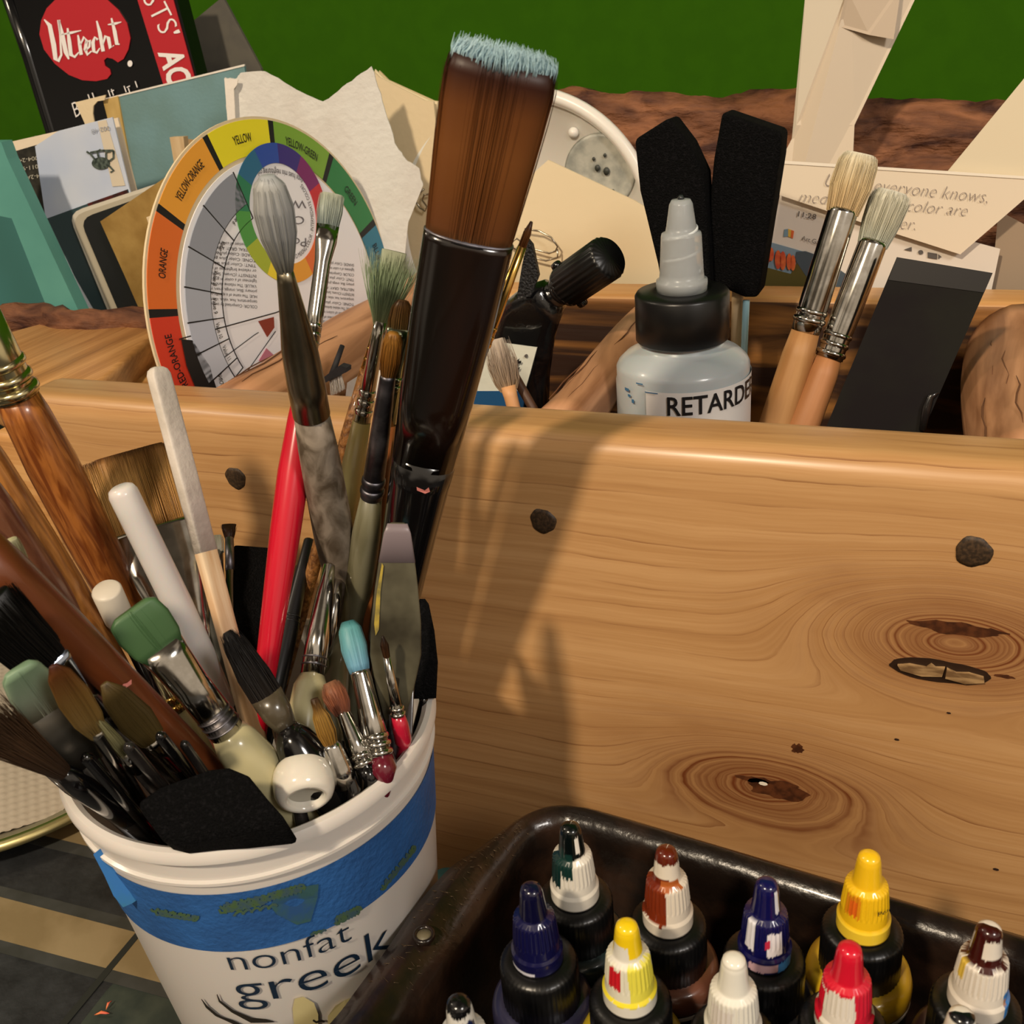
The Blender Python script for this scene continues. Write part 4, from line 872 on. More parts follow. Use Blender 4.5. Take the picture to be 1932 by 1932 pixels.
ink_bottle('ink bottle at the back left of the pan, white nozzle with black-green tip', (1075, 1552), 'DDD8CC', [('050C0C', 0, A, .64, 1.1, .04), ('0E2A28', -50, 32, .26, .75, .08), ('12302C', -8, 30, .46, .7, .07), ('E8E4DA', 50, 12, .70, .90, .05)], '1C2A2C')
ink_bottle('ink bottle beside the back rim, white nozzle streaked rust brown', (1257, 1597), 'DCD2C2', [('7A2E14', -45, 55, .16, .66, .07), ('6A2410', -35, 60, .60, .70, .03), ('A85A28', 30, 40, .60, .68, .03), ('5A1C0C', 0, A, .87, 1.1, .05)], '6A4232')
ink_bottle('ink bottle with navy blue nozzle showing white patches and a red dot', (1447, 1658), '0E0E48', [('DCDCE4', -32, 14, .26, .60, .03), ('E4E0E6', 34, 20, .22, .50, .04), ('C0304A', 14, 6, .32, .42, .02), ('C9A6B0', 20, 45, .02, .13, .03), ('3A78B8', 60, 20, .0, .14, .05), ('DCDCE4', 60, 10, .68, .93, .03)], '15141F')
_, cD, zD, _s = ink_bottle('ink bottle with all yellow nozzle, tallest against the wooden panel', (1641, 1606), 'EDBE1C', [('D98A18', -30, 22, .30, .56, .08), ('E06A1E', -28, 12, .30, .50, .06), ('F4D03A', 0, A, .0, .17, 0)], 'C9A21E')
obj('lettering', text_fit('Pea', lambda u, v: cD+np.array([.0066*math.sin(.55+u*.55), -.0066*math.cos(.55+u*.55), zD+.0105+.0016*v])), INK, _, False)
ink_bottle('ink bottle at the right edge, white nozzle with dark maroon tip', (1868, 1742), 'DED6CA', [('3C100C', 0, A, .60, .70, .03), ('3C100C', -45, 30, .6, .95, .06), ('340C0A', -10, 95, .90, 1.1, .04), ('D8B84A', -60, 10, .40, .6, .03), ('3E86D0', 85, 28, .0, .30, .06), ('B08060', 62, 5, .18, .24, .03)], '2A1A18')
ink_bottle('ink bottle left of the yellow-tipped one, entirely glossy navy nozzle', (1001, 1667), '10103C', [('0A0A2A', 0, A, .64, 1.1, .02), ('D0D0DC', -20, 34, .0, .05, .02)], '26253E')
ink_bottle('ink bottle with yellow tip and a red scribble on its white nozzle', (1182, 1737), 'E2DEC8', [('EBC818', 0, A, .66, 1.1, .02), ('DCD8CC', -20, 40, .60, .80, .04), ('C8202A', -22, 17, .30, .56, .07), ('E6DC50', 60, 45, .14, .6, .08), ('EEDC3A', 0, A, .15, .19, .02), ('E4E0D4', 0, A, 0, .13, .01)], 'B8A028')
ink_bottle('ink bottle with plain all-white nozzle in the front row', (1385, 1801), 'E2DFD4', [('D6CFC8', -20, 30, .22, .5, .07), ('D0CCC0', 0, A, .93, .955, 0)], '1A1A1C')
ink_bottle('ink bottle with bright red tip and red streaked white nozzle', (1604, 1780), 'E0DACC', [('CE1830', 0, A, .52, 1.1, .06), ('E2DACE', -12, 34, .15, .56, .05), ('CE1830', -75, 24, .06, .5, .10), ('CC2038', 60, 34, .10, .60, .12)], '1C1416')
ink_bottle('ink bottle at the left front corner with black capped white tip', (864, 1882), 'D8D6D0', [('0A0A0C', 0, A, .90, 1.1, .05), ('16204A', 62, 30, .1, .82, .06)], '121216')
ink_bottle('ink bottle at the bottom right with small black point on a white tip', (1816, 1906), 'DED8CC', [('0E0F12', 12, 100, .955, 1.1, .01)], '18181C')
tag(obj('small_jar', lathe(ony(836, 1632, .280)*np.array([1, 1, 0])+np.array([0, 0, TZ]), [(.0075, 0), (.008, .002), (.008, .022), (.0068, .024), (0, .0242)], 36), mat('teal_cap', '3A6A6E', rough=.4)), 'small teal jar on the table between the tub and the wooden panel', 'jar')

# ------------------------------------------------------------------ brushes and tools in the tub
CHR = mat('chrome', 'C9C6C0', rough=.14, metal=1, col2='B0ACA4', scale=200)
CHRD = mat('worn_nickel', '9A917C', rough=.30, metal=1, col2='6E6450', scale=90, lo=.35, hi=.65, coord='st', stretch=(1, 1, .5))
STEEL = mat('grey_steel', '8E8C94', rough=.42, metal=1, col2='5A585E', scale=120)
GOLDF = mat('gold_ferrule', 'D2A85A', rough=.2, metal=1)
BRASSY = mat('pale_brass', 'C9BE94', rough=.2, metal=1)
SMOKE = mat('dark_plastic', '1E1C1B', rough=.22, coat=.4, col2='2C2826', scale=60)
def hw(name, a, b, rough=.3, sc=120, st=(1, 1, .12), lo=.38, hi=.62, bump=0, coat=.3): return mat(name, a, rough=rough, col2=b, scale=sc, coord='st', stretch=st, lo=lo, hi=hi, bump=bump, coat=coat, dist=.8)
WALN = hw('walnut_lacquer', '6E3814', 'A5652E', sc=500)
WALN2 = hw('oak_lacquer', '7C4A1E', 'B4783A', sc=420)
WALN3 = hw('plum_brown', '5A3022', '7E5038', sc=420)
WALN4 = hw('red_brown_lacquer', '55280F', '6E3A1C', sc=120, rough=.4)
REDH = hw('red_lacquer', 'C4102A', 'B01026', sc=60, rough=.25)
WORN = hw('worn_grey_brown', '4E4234', '8A7E70', sc=160, st=(1, 1, .6), rough=.55, bump=.2, coat=0)
OLIVE = hw('worn_olive', '5C583E', '7C7860', sc=200, rough=.45)
CREAMH = mat('cream_lacquer', 'B9B088', rough=.28, coat=.4)
CREAMY = mat('yellow_cream_lacquer', 'C4B376', rough=.3, coat=.3)
BLKH = mat('black_lacquer', '0B0A0B', rough=.16, coat=.7)
BRNB = hw('black_brown_ferrule', '0C0907', '24120A', sc=24, st=(1, 1, .25), rough=.2, coat=.6)
def bdist(p): return math.hypot(p[0]-BC[0], p[1]-BC[1])
def brush(label, T, R, parts, name='paint_brush', cat='paint brush', tub_=True, zR=ZR, rot=0, end=None):
    A_ = ony(T[0], T[1], T[2])
    B_ = onz(R[0], R[1], zR) if len(R) == 2 else ony(*R)
    dA, dB = dep(A_), dep(B_); LL = math.hypot(R[0]-T[0], R[1]-T[1])
    t = 1.0
    while t < 12:
        p = A_+(B_-A_)*(t+.02)
        if tub_ and (p[2] < TZ+.008 or (p[2] < ZR+.001 and bdist(p) > .0480 - max(0, ZR-p[2])*.08)): break
        if not tub_ and (p[2] < TZ+.02 or p[1] < .338): break
        t += .02
    tE = t if end is None else end
    dr = nv(B_-A_)
    wv = nv(np.cross(dr, (A_+B_)/2-C0)); nv_ = np.cross(dr, wv)
    if rot: wv, nv_ = wv*math.cos(rot)+nv_*math.sin(rot), nv_*math.cos(rot)-wv*math.sin(rot)
    def tt(L):
        s_ = L/LL; return s_*dA/(dB-s_*(dB-dA))
    def stn(L, w, ra=1):
        if L == 'E': t_ = tE; d_ = max(dA+(dB-dA)*1.0, .2)
        else: t_ = tt(L); d_ = dA+(dB-dA)*t_
        return A_+(B_-A_)*t_, w*d_/F, w*d_/F*ra
    Eb = A_+(B_-A_)*tE; deep = tub_ and Eb[2] > .06
    foot = np.array([BC[0]+(Eb[0]-BC[0])*.45, BC[1]+(Eb[1]-BC[1])*.45, TZ+.012])
    root = thing(name, label, cat, foot if deep else Eb)
    last = root
    for pt in parts:
        nm, m, st_ = pt[:3]; op = pt[3] if len(pt) > 3 else {}
        S_ = [stn(*q) for q in st_]
        if st_[-1][0] == 'E' and deep:
            g_ = Eb+dr*.012; g_[:2] = BC+(Eb[:2]-BC)*.9; g_[2] = Eb[2]-.016
            S_ += [(g_, S_[-1][1]*.9, S_[-1][2]*.9), (foot, S_[-1][1]*.8, S_[-1][2]*.8)]
        if nm == 'bristles':
            cols = m; S2 = S_[::-1]      # base first
            n_h = op.get('n', 260); rh = op.get('rh', .00011)
            cs_ = cols[::-1]
            core = sweep([q[0] for q in S_], [(q[1]*op.get('core', .8), q[2]*op.get('core', .8)) for q in S_], wv, 20, sq=op.get('sq', 2.4))
            cc = np.array([srgb(c)[:3] for c in cols]); K = len(S_); co = []
            for i in range(K):
                ci = i/(K-1)*(len(cc)-1); cj = min(int(ci), max(len(cc)-2, 0))
                b_ = cc[cj] if len(cc) == 1 else cc[cj]*(1-(ci-cj))+cc[cj+1]*(ci-cj)
                co += [(*(b_*.8), 1)]*20
            g1 = (core[0], core[1], {'col': co})
            g2 = hairs([(q[0], q[1], q[2]) for q in S2], wv, nv_, n_h, rh, cs_, jit=op.get('jit', .08), splay=op.get('splay', .0), ends=op.get('ends', .1))
            obj('bristles', join((g1[0], g1[1], g1[2]), g2), HAIR, root, label=op.get('label'))
        else:
            bf = op.get('bf')
            o_ = obj(nm, sweep([q[0] for q in S_], [(q[1], q[2]) for q in S_], wv, op.get('n', 28), sq=op.get('sq', 2), bumpf=bf), m, op.get('parent', root), op.get('smooth', True), label=op.get('label'))
            if op.get('rings'):
                for (L, w, g) in op['rings']:
                    q0 = [stn(L-g, w*.97, st_[-1][2] if len(st_[-1]) > 2 else 1), stn(L-g*.4, w*1.06, st_[-1][2] if len(st_[-1]) > 2 else 1), stn(L+g*.4, w*1.06, st_[-1][2] if len(st_[-1]) > 2 else 1), stn(L+g, w*.97, st_[-1][2] if len(st_[-1]) > 2 else 1)]
                    obj('crimp_ring', sweep([q[0] for q in q0], [(q[1], q[2]) for q in q0], wv, 28), op.get('ringmat', m), o_)
    return root, stn, wv, nv_

# -- rear and middle
hg_ = brush('huge flat brush with brown bristles and pale blue tip rising above everything', (951, 118, .238), (728, 1228), [
    ('bristles', ['2A120A', '3A1A0C', '6E3F1A', '7C4A20', '74441C', '6A3E1E', '6A4A2A'], [(0, 106, .30), (30, 110, .32), (90, 107, .34), (170, 100, .36), (250, 92, .38), (318, 85, .40), (348, 82, .42)], dict(n=2400, rh=.00013, jit=.02, ends=.07, sq=3, core=.93)),
    ('ferrule', BRNB, [(336, 86, .44), (350, 86, .46), (500, 80, .58), (640, 70.5, .76), (758, 60.8, .94)], dict(sq=2.6, label='glossy black ferrule')),
    ('ferrule_edge', STEEL, [(334, 86.5, .45), (340, 87, .46)], {}),
    ('handle', BLKH, [(748, 61.5, .94), (800, 57.5, .96), (900, 51, 1), (1000, 46, 1), (1100, 40, 1), ('E', 24)], dict(sq=2.4, label='glossy black handle')),
    ])
r_ = [o for o in bpy.data.objects if o.name.startswith('paint_brush') and o.type == 'EMPTY'][-1]
A_ = ony(951, 118, .238); B_ = onz(728, 1228, ZR); dr = nv(A_-B_); wv = nv(np.cross(-dr, (A_+B_)/2-C0)); nq = np.cross(-dr, wv); kpx = dep(A_)/F
obj('paint_tip', hairs([(A_-dr*.002, 103*kpx, .0038), (A_+dr*10*kpx, 102*kpx, .0046), (A_+dr*34*kpx, 84*kpx, .0040)], wv, nq, 1500, .00018, ['3A2A22', 'B4D6E0', 'C0E2EE', 'CCEAF2'], jit=.10, ends=.45), HAIR, r_, label='pale blue paint crusted tip')

brush('fine gold ferruled liner brush crossing right of the huge black brush', (1003, 418, .262), (706, 1214), [
    ('bristles', ['3A2010', '7A4A22', '6A3A18'], [(0, 3, .9), (22, 8, .9), (52, 8, .9)], dict(n=60)),
    ('ferrule', GOLDF, [(50, 8.5), (180, 10), (250, 10.5)], dict(rings=[(215, 10.5, 5), (232, 10.5, 5), (246, 10.5, 5)], label='gold ferrule')),
    ('handle', BLKH, [(248, 9.5), (400, 9), ('E', 7)], {})])
brush('green tipped fan brush with cream handle left of the huge brush', (744, 474, .262), (602, 1216), [
    ('bristles', ['B9C0A6', 'A9BE98', '9DB690', 'A8B68C', 'B0B48A'], [(0, 52, .14), (40, 48, .18), (90, 34, .28), (128, 18, .5), (142, 13, .8)], dict(n=520, jit=.16, ends=.28, splay=.12, core=.45, rh=.00012)),
    ('ferrule', CHR, [(134, 13, .9), (170, 12), (330, 17)], dict(rings=[(272, 15.5, 7), (290, 16, 7), (308, 16.5, 6)])),
    ('handle', CREAMY, [(326, 17), (450, 24), (560, 25), (700, 20), ('E', 12)], dict(label='pale yellow cream handle'))])
brush('thin speckled brown brush with gold ferrule behind the cream handled one', (724, 572, .272), (552, 1220), [
    ('bristles', ['9AA882', '7A6A3A'], [(0, 3), (20, 5), (30, 6)], dict(n=40)),
    ('ferrule', GOLDF, [(26, 6.5), (130, 11)], dict(rings=[(90, 9, 4), (110, 10, 4)])),
    ('handle', hw('speckled_brown', '5E3A1A', '9A6A3A', sc=500, st=(1, 1, .8), rough=.5, bump=.4), [(128, 12), (260, 15), (400, 14), ('E', 8)], {})])
brush('round filbert brush with brown tip and dull green ferrule by the huge brush', (760, 566, .256), (690, 1218), [
    ('bristles', ['4A3014', '6A4A22', '5A4A2A'], [(0, 10, .35), (14, 20, .35), (40, 24, .35), (60, 22, .4)], dict(n=200, jit=.03, ends=.05)),
    ('ferrule', mat('greenish_chrome', 'A8B49A', rough=.12, metal=1), [(54, 24, .4), (70, 23, .45), (130, 15, .8), (240, 12)], dict(rings=[(150, 15, 5), (165, 14, 5)])),
    ('handle', hw('amber_lacquer', '94562E', 'A8683A', rough=.3), [(236, 13), (420, 12), ('E', 9)], {})])
brush('amber tipped brush with long grey steel ferrule and olive handle', (743, 628, .240), (664, 1206), [
    ('bristles', ['9A6A28', 'A87430', '8C5A20', '6E4A22'], [(0, 12, .8), (14, 19, .8), (50, 21, .8), (86, 14, .9)], dict(n=320, jit=.05, ends=.12)),
    ('ferrule', STEEL, [(80, 14), (86, 15), (200, 19), (312, 21)], dict(rings=[(282, 21.5, 7), (300, 22, 6)])),
    ('handle', OLIVE, [(310, 20), (380, 27), (470, 28), (560, 25), ('E', 14)], dict(label='worn olive handle'))])
brush('red handled brush with short grey-green flat bristles and silver ferrule', (627, 366, .285), (486, 1378), [
    ('bristles', ['B8BCA8', '8E9A94', 'A8B0A0', '6E7C7C'], [(0, 24, .35), (30, 25, .35), (68, 20, .4)], dict(n=420, jit=.05, ends=.14)),
    ('ferrule', CHR, [(60, 21, .4), (90, 20, .45), (130, 15, .8), (230, 15), (290, 14)], dict(rings=[(252, 14.5, 6), (268, 14.5, 5), (284, 14, 4)], bf=lambda a, i: 1+.04*math.sin(5*a+i*2))),
    ('handle', REDH, [(286, 13), (340, 17), (430, 25), (530, 30), (640, 29), (800, 24), (960, 19), ('E', 12)], dict(label='glossy red handle'))])
brush('white tipped mop brush with tarnished ferrule and mottled grey handle', (504, 332, .218), (664, 1190), [
    ('bristles', ['A8ACAE', 'B9B9B4', 'AEB0B2', 'A0A09A', '6E6A5E'], [(0, 14, .8), (16, 30, .8), (60, 39, .8), (110, 36, .8), (150, 25, .85), (184, 15, 1)], dict(n=900, jit=.03, ends=.05, core=.93)),
    ('ferrule', CHRD, [(178, 15), (200, 18), (280, 27), (330, 34), (400, 36), (458, 35)], dict(label='tarnished tapering ferrule')),
    ('handle', WORN, [(454, 33), (520, 37), (600, 38), (690, 38), (780, 32), (860, 25), ('E', 14)], dict(label='mottled grey brown handle'))])

# -- centre
P_ = 'paint brush'
brush('matte black marker-like handle standing right of the red handle', (584, 1018, .258), (512, 1330), [
    ('handle', mat('black_barrel', '101012', rough=.35), [(0, 9), (3, 10.5), (60, 12.5), (150, 16), (170, 18), (240, 19), ('E', 16)], dict(rings=[(150, 16.5, 2), (160, 17, 2)]))])
brush('slim black handle squeezed between the red handle and the black marker', (562, 1070, .260), (498, 1330), [
    ('handle', BLKH, [(0, 6), (40, 8), (150, 10), ('E', 8)], {})])
brush('black foam strip standing behind the red handle', (476, 1037, .262), (452, 1300), [
    ('foam_head', FOAM, [(0, 33, .30), (2, 34, .30), (150, 34, .30), (262, 32, .30)], dict(sq=8)),
    ('handle', BLKH, [(258, 10), ('E', 8)], {})], name='foam_brush', cat='foam brush')
brush('tiny white square brush behind the painted wooden stick', (404, 1013, .256), (428, 1300), [
    ('bristles', ['D8D0B8', 'D0C8B0'], [(0, 17, .5), (30, 16, .5)], dict(n=160, jit=.02, ends=.03, sq=6)),
    ('ferrule', CHR, [(28, 14, .6), (60, 12), (100, 13)], dict(bf=lambda a, i: 1+.05*math.sin(6*a+i))),
    ('handle', BLKH, [(98, 12), ('E', 9)], {})])
brush('tiny dark flared brush beside the white square one', (432, 990, .262), (440, 1290), [
    ('bristles', ['3A2014', '4A2C1A'], [(0, 17, .3), (28, 8, .8)], dict(n=120, jit=.04)),
    ('ferrule', STEEL, [(26, 8), (90, 9)], {}), ('handle', BLKH, [(88, 9), ('E', 8)], {})])
brush('wide flat brush with golden bristles and bright chrome ferrule behind the white rod', (243, 853, .243), (404, 1335), [
    ('bristles', ['5A3416', '9A6A32', 'B88A4C', 'BC904E', 'B48444', 'A8783A'], [(0, 84, .12), (12, 85, .13), (50, 84, .15), (100, 82, .17), (160, 79, .2)], dict(n=2200, jit=.03, ends=.05, sq=5, core=.75, rh=.00015)),
    ('ferrule', CHR, [(150, 80, .22), (158, 80, .24), (230, 74, .26), (240, 70, .30), (330, 50, .5), (430, 34, .8)], dict(sq=3, label='bright chrome flat ferrule')),
    ('handle', mat('dark_rose_handle', '5A2A22', rough=.3, coat=.4), [(425, 32), ('E', 18)], {})])
brush('flat dark olive handle running beside the painted wooden stick', (388, 1085, .232), (452, 1372), [
    ('handle', mat('olive_black', '2A2A22', rough=.5), [(0, 8, .5), (60, 14, .5), (250, 17, .5), ('E', 14, .5)], dict(sq=4))])
tk_, stn, wv, nvv = brush('long flat wooden stick with white painted upper end', (296, 693, .232), (482, 1392), [
    ('painted_end', mat('old_white_paint', 'CFC6BC', rough=.6, col2='BDB4A8', scale=60, coord='st', bump=.2, bscale=300), [(0, 11, .6), (5, 18, .6), (14, 22, .55), (30, 23, .5), (200, 23, .5), (360, 22, .5)], dict(sq=6, n=32, label='white painted end')),
    ('bare_wood', mat('bare_birch', 'C4A07A', rough=.6, col2='D8C0A0', scale=300, coord='st', stretch=(1, 1, .08)), [(358, 22, .5), (500, 21, .5), (640, 21, .5), ('E', 17, .5)], dict(sq=6, n=32, label='bare wood'))], name='wooden_stick', cat='stick', rot=-.75)
brush('thick white plastic rod with rounded top at the left of the tub', (226, 918, .198), (440, 1352), [
    ('rod', mat('milky_rod', 'D2CECB', rough=.3, sss=.3, coat=.2), [(0, 17), (4, 24), (14, 28), (60, 28), (250, 27), (350, 24), (430, 18), ('E', 12)], {})], name='plastic_rod', cat='rod')
brush('chrome ferruled brush with cream bulb handle in the middle of the tub', (622, 1062, .238), (566, 1425), [
    ('ferrule', CHR, [(0, 4, .5), (4, 11, .5), (60, 16, .7), (130, 22), (216, 23)], dict(rings=[(182, 23, 2), (196, 23, 2)], ringmat=STEEL)),
    ('handle', CREAMH, [(212, 22), (235, 32), (300, 36), (360, 30), ('E', 16)], dict(label='cream bulb handle'))])
brush('second chrome ferrule leaning just right of the cream bulb brush', (640, 1075, .246), (600, 1330), [
    ('ferrule', CHR, [(0, 7, .5), (60, 13, .8), (160, 15)], {}), ('handle', BLKH, [(158, 14), ('E', 10)], {})])
brush('olive handle behind the cyan tipped brush', (640, 1190, .236), (628, 1340), [('handle', OLIVE, [(0, 12), (30, 24), (120, 26), ('E', 16)], {})])
kn_ = brush('grey-olive spatula blade smeared with yellow paint at the right of the tub', (750, 986, .222), (744, 1408), [
    ('blade', mat('smeared_blade', '2E2A1E', rough=.4, col2='5A5644', scale=45, coord='st', lo=.36, hi=.58), [(0, 12, .2), (4, 20, .12), (20, 25, .10), (60, 32, .08), (120, 40, .07), (190, 47, .07), (250, 48, .07), (310, 36, .09), (370, 20, .2)], dict(sq=3)),
    ('tip_film', mat('grey_mauve_film', '7A6E72', rough=.35), [(2, 19, .16), (20, 25.5, .13), (75, 34.5, .10)], dict(sq=3, label='grey mauve blade tip')),
    ('neck', STEEL, [(360, 12), (400, 10), ('E', 8)], {})], name='palette_knife', cat='palette knife')
brush('black foam brush at the right rim of the tub behind the spatula', (797, 1130, .245), (799, 1322), [
    ('foam_head', FOAM, [(0, 5, .5), (10, 12, .5), (60, 22, .5), (120, 28, .5), (188, 24, .5)], dict(sq=4)),
    ('handle', BLKH, [(184, 10), ('E', 8)], {})], name='foam_brush', cat='foam brush')
brush('narrow dark brown blade against the black foam at the right rim', (777, 1142, .232), (770, 1400), [
    ('blade', mat('umber_blade', '2A1C16', rough=.25, coat=.4), [(0, 4, .4), (10, 8, .3), (150, 9, .3), (240, 8, .4), ('E', 6, .5)], dict(sq=4))], name='palette_knife', cat='palette knife')
brush('cyan tipped round brush with chrome ferrule and burgundy handle', (656, 1172, .212), (726, 1462), [
    ('bristles', ['3F7C80', '5FA0A4', '66A4B0', '6FA6C0', '5C8CA8'], [(0, 12, .8), (14, 21, .8), (50, 25, .8), (85, 21, .9), (100, 18, 1)], dict(n=620, jit=.03, ends=.06, core=.95)),
    ('ferrule', CHR, [(96, 18.5), (102, 18.5), (180, 21), (262, 24)], dict(rings=[(225, 24, 6), (240, 25, 6), (256, 25, 6)])),
    ('handle', mat('burgundy_lacquer', '5E1626', rough=.2, coat=.6), [(260, 22), (290, 26), ('E', 18)], dict(label='burgundy handle'))])
brush('tiny pointed brush with slim chrome ferrule and crimson handle at the right', (722, 1200, .206), (762, 1405), [
    ('bristles', ['241810', '4A2C14'], [(0, 2), (16, 8), (44, 6)], dict(n=70)),
    ('ferrule', CHR, [(40, 6.5), (100, 10), (152, 13)], dict(rings=[(138, 13.5, 4), (148, 14, 3)])),
    ('handle', mat('crimson_lacquer', 'B01A34', rough=.2, coat=.6), [(150, 12), (170, 16), (200, 17), ('E', 12)], dict(label='crimson handle'))])
brush('fuzzy reddish sable brush with chrome ferrule near the front rim', (622, 1287, .200), (700, 1470), [
    ('bristles', ['8A6046', '9A5C3C', '84482C', '6A3A24'], [(0, 16, .8), (20, 24, .8), (45, 22, .8), (66, 14, 1)], dict(n=420, jit=.12, ends=.25)),
    ('ferrule', CHR, [(58, 13.5), (66, 14), (120, 19), (172, 22)], dict(rings=[(150, 22, 5), (166, 23, 5)])),
    ('handle', BLKH, [(170, 20), ('E', 14)], {})])
brush('small golden brush with frayed dark point near the white ring', (593, 1318, .188), (652, 1482), [
    ('bristles', ['3A2412', '7A5626', 'A8803A', '9A7230', '8A6428'], [(0, 9, .5), (18, 8, .6), (34, 16, .6), (66, 19, .6), (96, 12, .7)], dict(n=320, jit=.05, ends=.1)),
    ('ferrule', CHR, [(90, 14, .6), (98, 18, .6), (140, 24, .8), (174, 22)], {}),
    ('handle', BLKH, [(170, 20), ('E', 14)], {})])
brush('soft grey-green wisp brush standing behind the sable brush', (612, 1210, .226), (622, 1330), [
    ('bristles', ['6A6A4A', '7A7A58'], [(0, 3), (40, 7), (70, 6)], dict(n=50)), ('ferrule', CHR, [(68, 8), (76, 11)], {}), ('handle', OLIVE, [(74, 10), ('E', 10)], {})])
brush('black haired brush with smoky ferrule and glossy black bulb handle', (428, 1192, .186), (604, 1476), [
    ('bristles', ['0A0606', '0C0706', '100A08', '1E1610'], [(0, 14, .6), (30, 22, .6), (90, 31, .6), (160, 30, .7)], dict(n=620, jit=.16, ends=.34, rh=.00014, core=.6)),
    ('ferrule', mat('smoky_ferrule', '4A4234', rough=.25, coat=.4, col2='383226', scale=60), [(140, 31, .7), (180, 29, .8), (216, 20, .9)], dict(label='smoky translucent ferrule')),
    ('handle', BLKH, [(208, 19), (236, 36), (280, 48), (325, 46), ('E', 26)], dict(label='glossy black bulb handle'))])
brush('green pad tipped brush with dark chrome ferrule and cream handle', (246, 1150, .168), (512, 1484), [
    ('bristles', ['4F7248', '4A6E46', '46683F', '3F5F3C'], [(0, 36, .25), (8, 50, .22), (40, 55, .20), (80, 50, .20), (104, 40, .25)], dict(n=900, jit=.015, ends=.03, sq=5, core=.97, label='green caked bristle pad')),
    ('ferrule', CHR, [(92, 44, .3), (120, 40, .45), (180, 35, .8), (292, 33)], dict(rings=[(252, 33, 2), (266, 33, 2), (280, 33, 2)], ringmat=STEEL, label='long chrome ferrule')),
    ('handle', CREAMH, [(288, 30), (320, 42), (370, 48), (410, 44), ('E', 24)], dict(label='cream bulb handle'))])
# -- left cluster
brush('thickest walnut brown handle with bright ferrule at the left edge', (-55, 580, .20), (292, 1250), [
    ('ferrule', BRASSY, [(0, 46), (110, 44), (150, 41), (188, 43)], dict(rings=[(120, 45, 9), (150, 44, 9), (176, 45, 9)], label='bright ringed ferrule')),
    ('handle', WALN, [(184, 38), (230, 43), (330, 47), (470, 45), (600, 40), (700, 33), ('E', 18)], dict(label='thick walnut handle'))])
brush('orange brown wooden handle between the thick walnut handle and the plum one', (-60, 800, .178), (272, 1345), [
    ('handle', WALN2, [(0, 24), (80, 30), (200, 32), (350, 32), (500, 26), (600, 20), ('E', 14)], {})])
brush('plum brown handle passing behind the big red-brown one at the left', (-60, 880, .166), (250, 1325), [
    ('handle', WALN3, [(0, 28), (100, 32), (260, 28), (400, 20), ('E', 12)], {})])
tk_b = brush('long red-brown handle with a pink paint fleck in front at the left', (-70, 1010, .142), (412, 1462), [
    ('handle', WALN4, [(0, 48), (120, 50), (260, 44), (400, 36), (560, 28), (650, 22), ('E', 14)], {})])
brush('pale bristled brush poking out above the red-brown handle', (14, 1022, .155), (190, 1290), [
    ('bristles', ['C6C094', 'BDB588', 'A8A070'], [(0, 22, .3), (30, 19, .3), (66, 10, .5)], dict(n=220, jit=.03, ends=.08)),
    ('ferrule', CHR, [(62, 10), (130, 12)], {}), ('handle', WALN3, [(128, 12), ('E', 8)], {})])
brush('short white hollow stem between the two brown handles', (200, 1112, .190), (292, 1310), [
    ('tube', mat('white_stem', 'CFC6B6', rough=.4), [(0, 24), (3, 28), (60, 27), (64, 25)], {}), ('handle', BLKH, [(50, 14), ('E', 9)], {})])
brush('cream handle with small gold ringed ferrule under the green pad brush', (288, 1255, .182), (392, 1438), [
    ('ferrule', BRASSY, [(0, 8), (60, 12), (100, 15)], dict(rings=[(72, 14, 5), (90, 15.5, 5)], ringmat=GOLDF)),
    ('handle', CREAMH, [(98, 14), (150, 22), ('E', 18)], dict(label='cream handle'))])
brush('black haired wide brush with blue-silver ferrule at the left edge', (-30, 1142, .134), (300, 1452), [
    ('bristles', ['0C0C0C', '0E0E0F', '121212', '141414'], [(0, 66, .25), (80, 56, .28), (175, 46, .3)], dict(n=1100, jit=.05, ends=.1, rh=.00016, core=.8)),
    ('ferrule', mat('blue_silver', 'A8B4C8', rough=.1, metal=1), [(160, 50, .32), (175, 48, .35), (220, 38, .5), (300, 24, .9)], dict(sq=3)),
    ('handle', SMOKE, [(296, 22), ('E', 16)], {})])
brush('sage green coated flat brush with grey ferrule at the far left', (34, 1262, .130), (232, 1532), [
    ('bristles', ['7E9A7C', '88A284', '98A890', 'A8A894'], [(0, 26, .3), (10, 38, .25), (50, 46, .22), (105, 46, .2)], dict(n=700, jit=.02, ends=.03, sq=4, core=.97, label='sage green coated bristles')),
    ('ferrule', mat('smoky_grey', '5A564E', rough=.3, metal=.6), [(96, 46, .22), (150, 42, .3), (220, 30, .5)], dict(sq=3)),
    ('handle', SMOKE, [(215, 26), ('E', 16)], {})])
brush('olive coated flat bristle pad just right of the sage green brush', (86, 1268, .142), (252, 1500), [
    ('bristles', ['5A6A48', '5E6646', '6A6A4C'], [(0, 12, .3), (20, 20, .25), (110, 22, .3)], dict(n=300, jit=.02, core=.95)), ('ferrule', STEEL, [(104, 26, .4), (170, 16)], {}), ('handle', SMOKE, [(165, 15), ('E', 12)], {})])
brush('brown pointed filbert brush with thin bright ferrule at the left of the tub', (100, 1256, .128), (272, 1518), [
    ('bristles', ['4A2010', '7A4A20', '8E6A32', '94763E', '8A7440'], [(0, 8, .4), (20, 22, .3), (70, 31, .25), (120, 28, .3), (156, 16, .5)], dict(n=700, jit=.03, ends=.05, core=.95)),
    ('ferrule', CHR, [(148, 14, .7), (156, 14, .8), (200, 13), (310, 12)], {}), ('handle', BLKH, [(305, 12), ('E', 10)], {})])
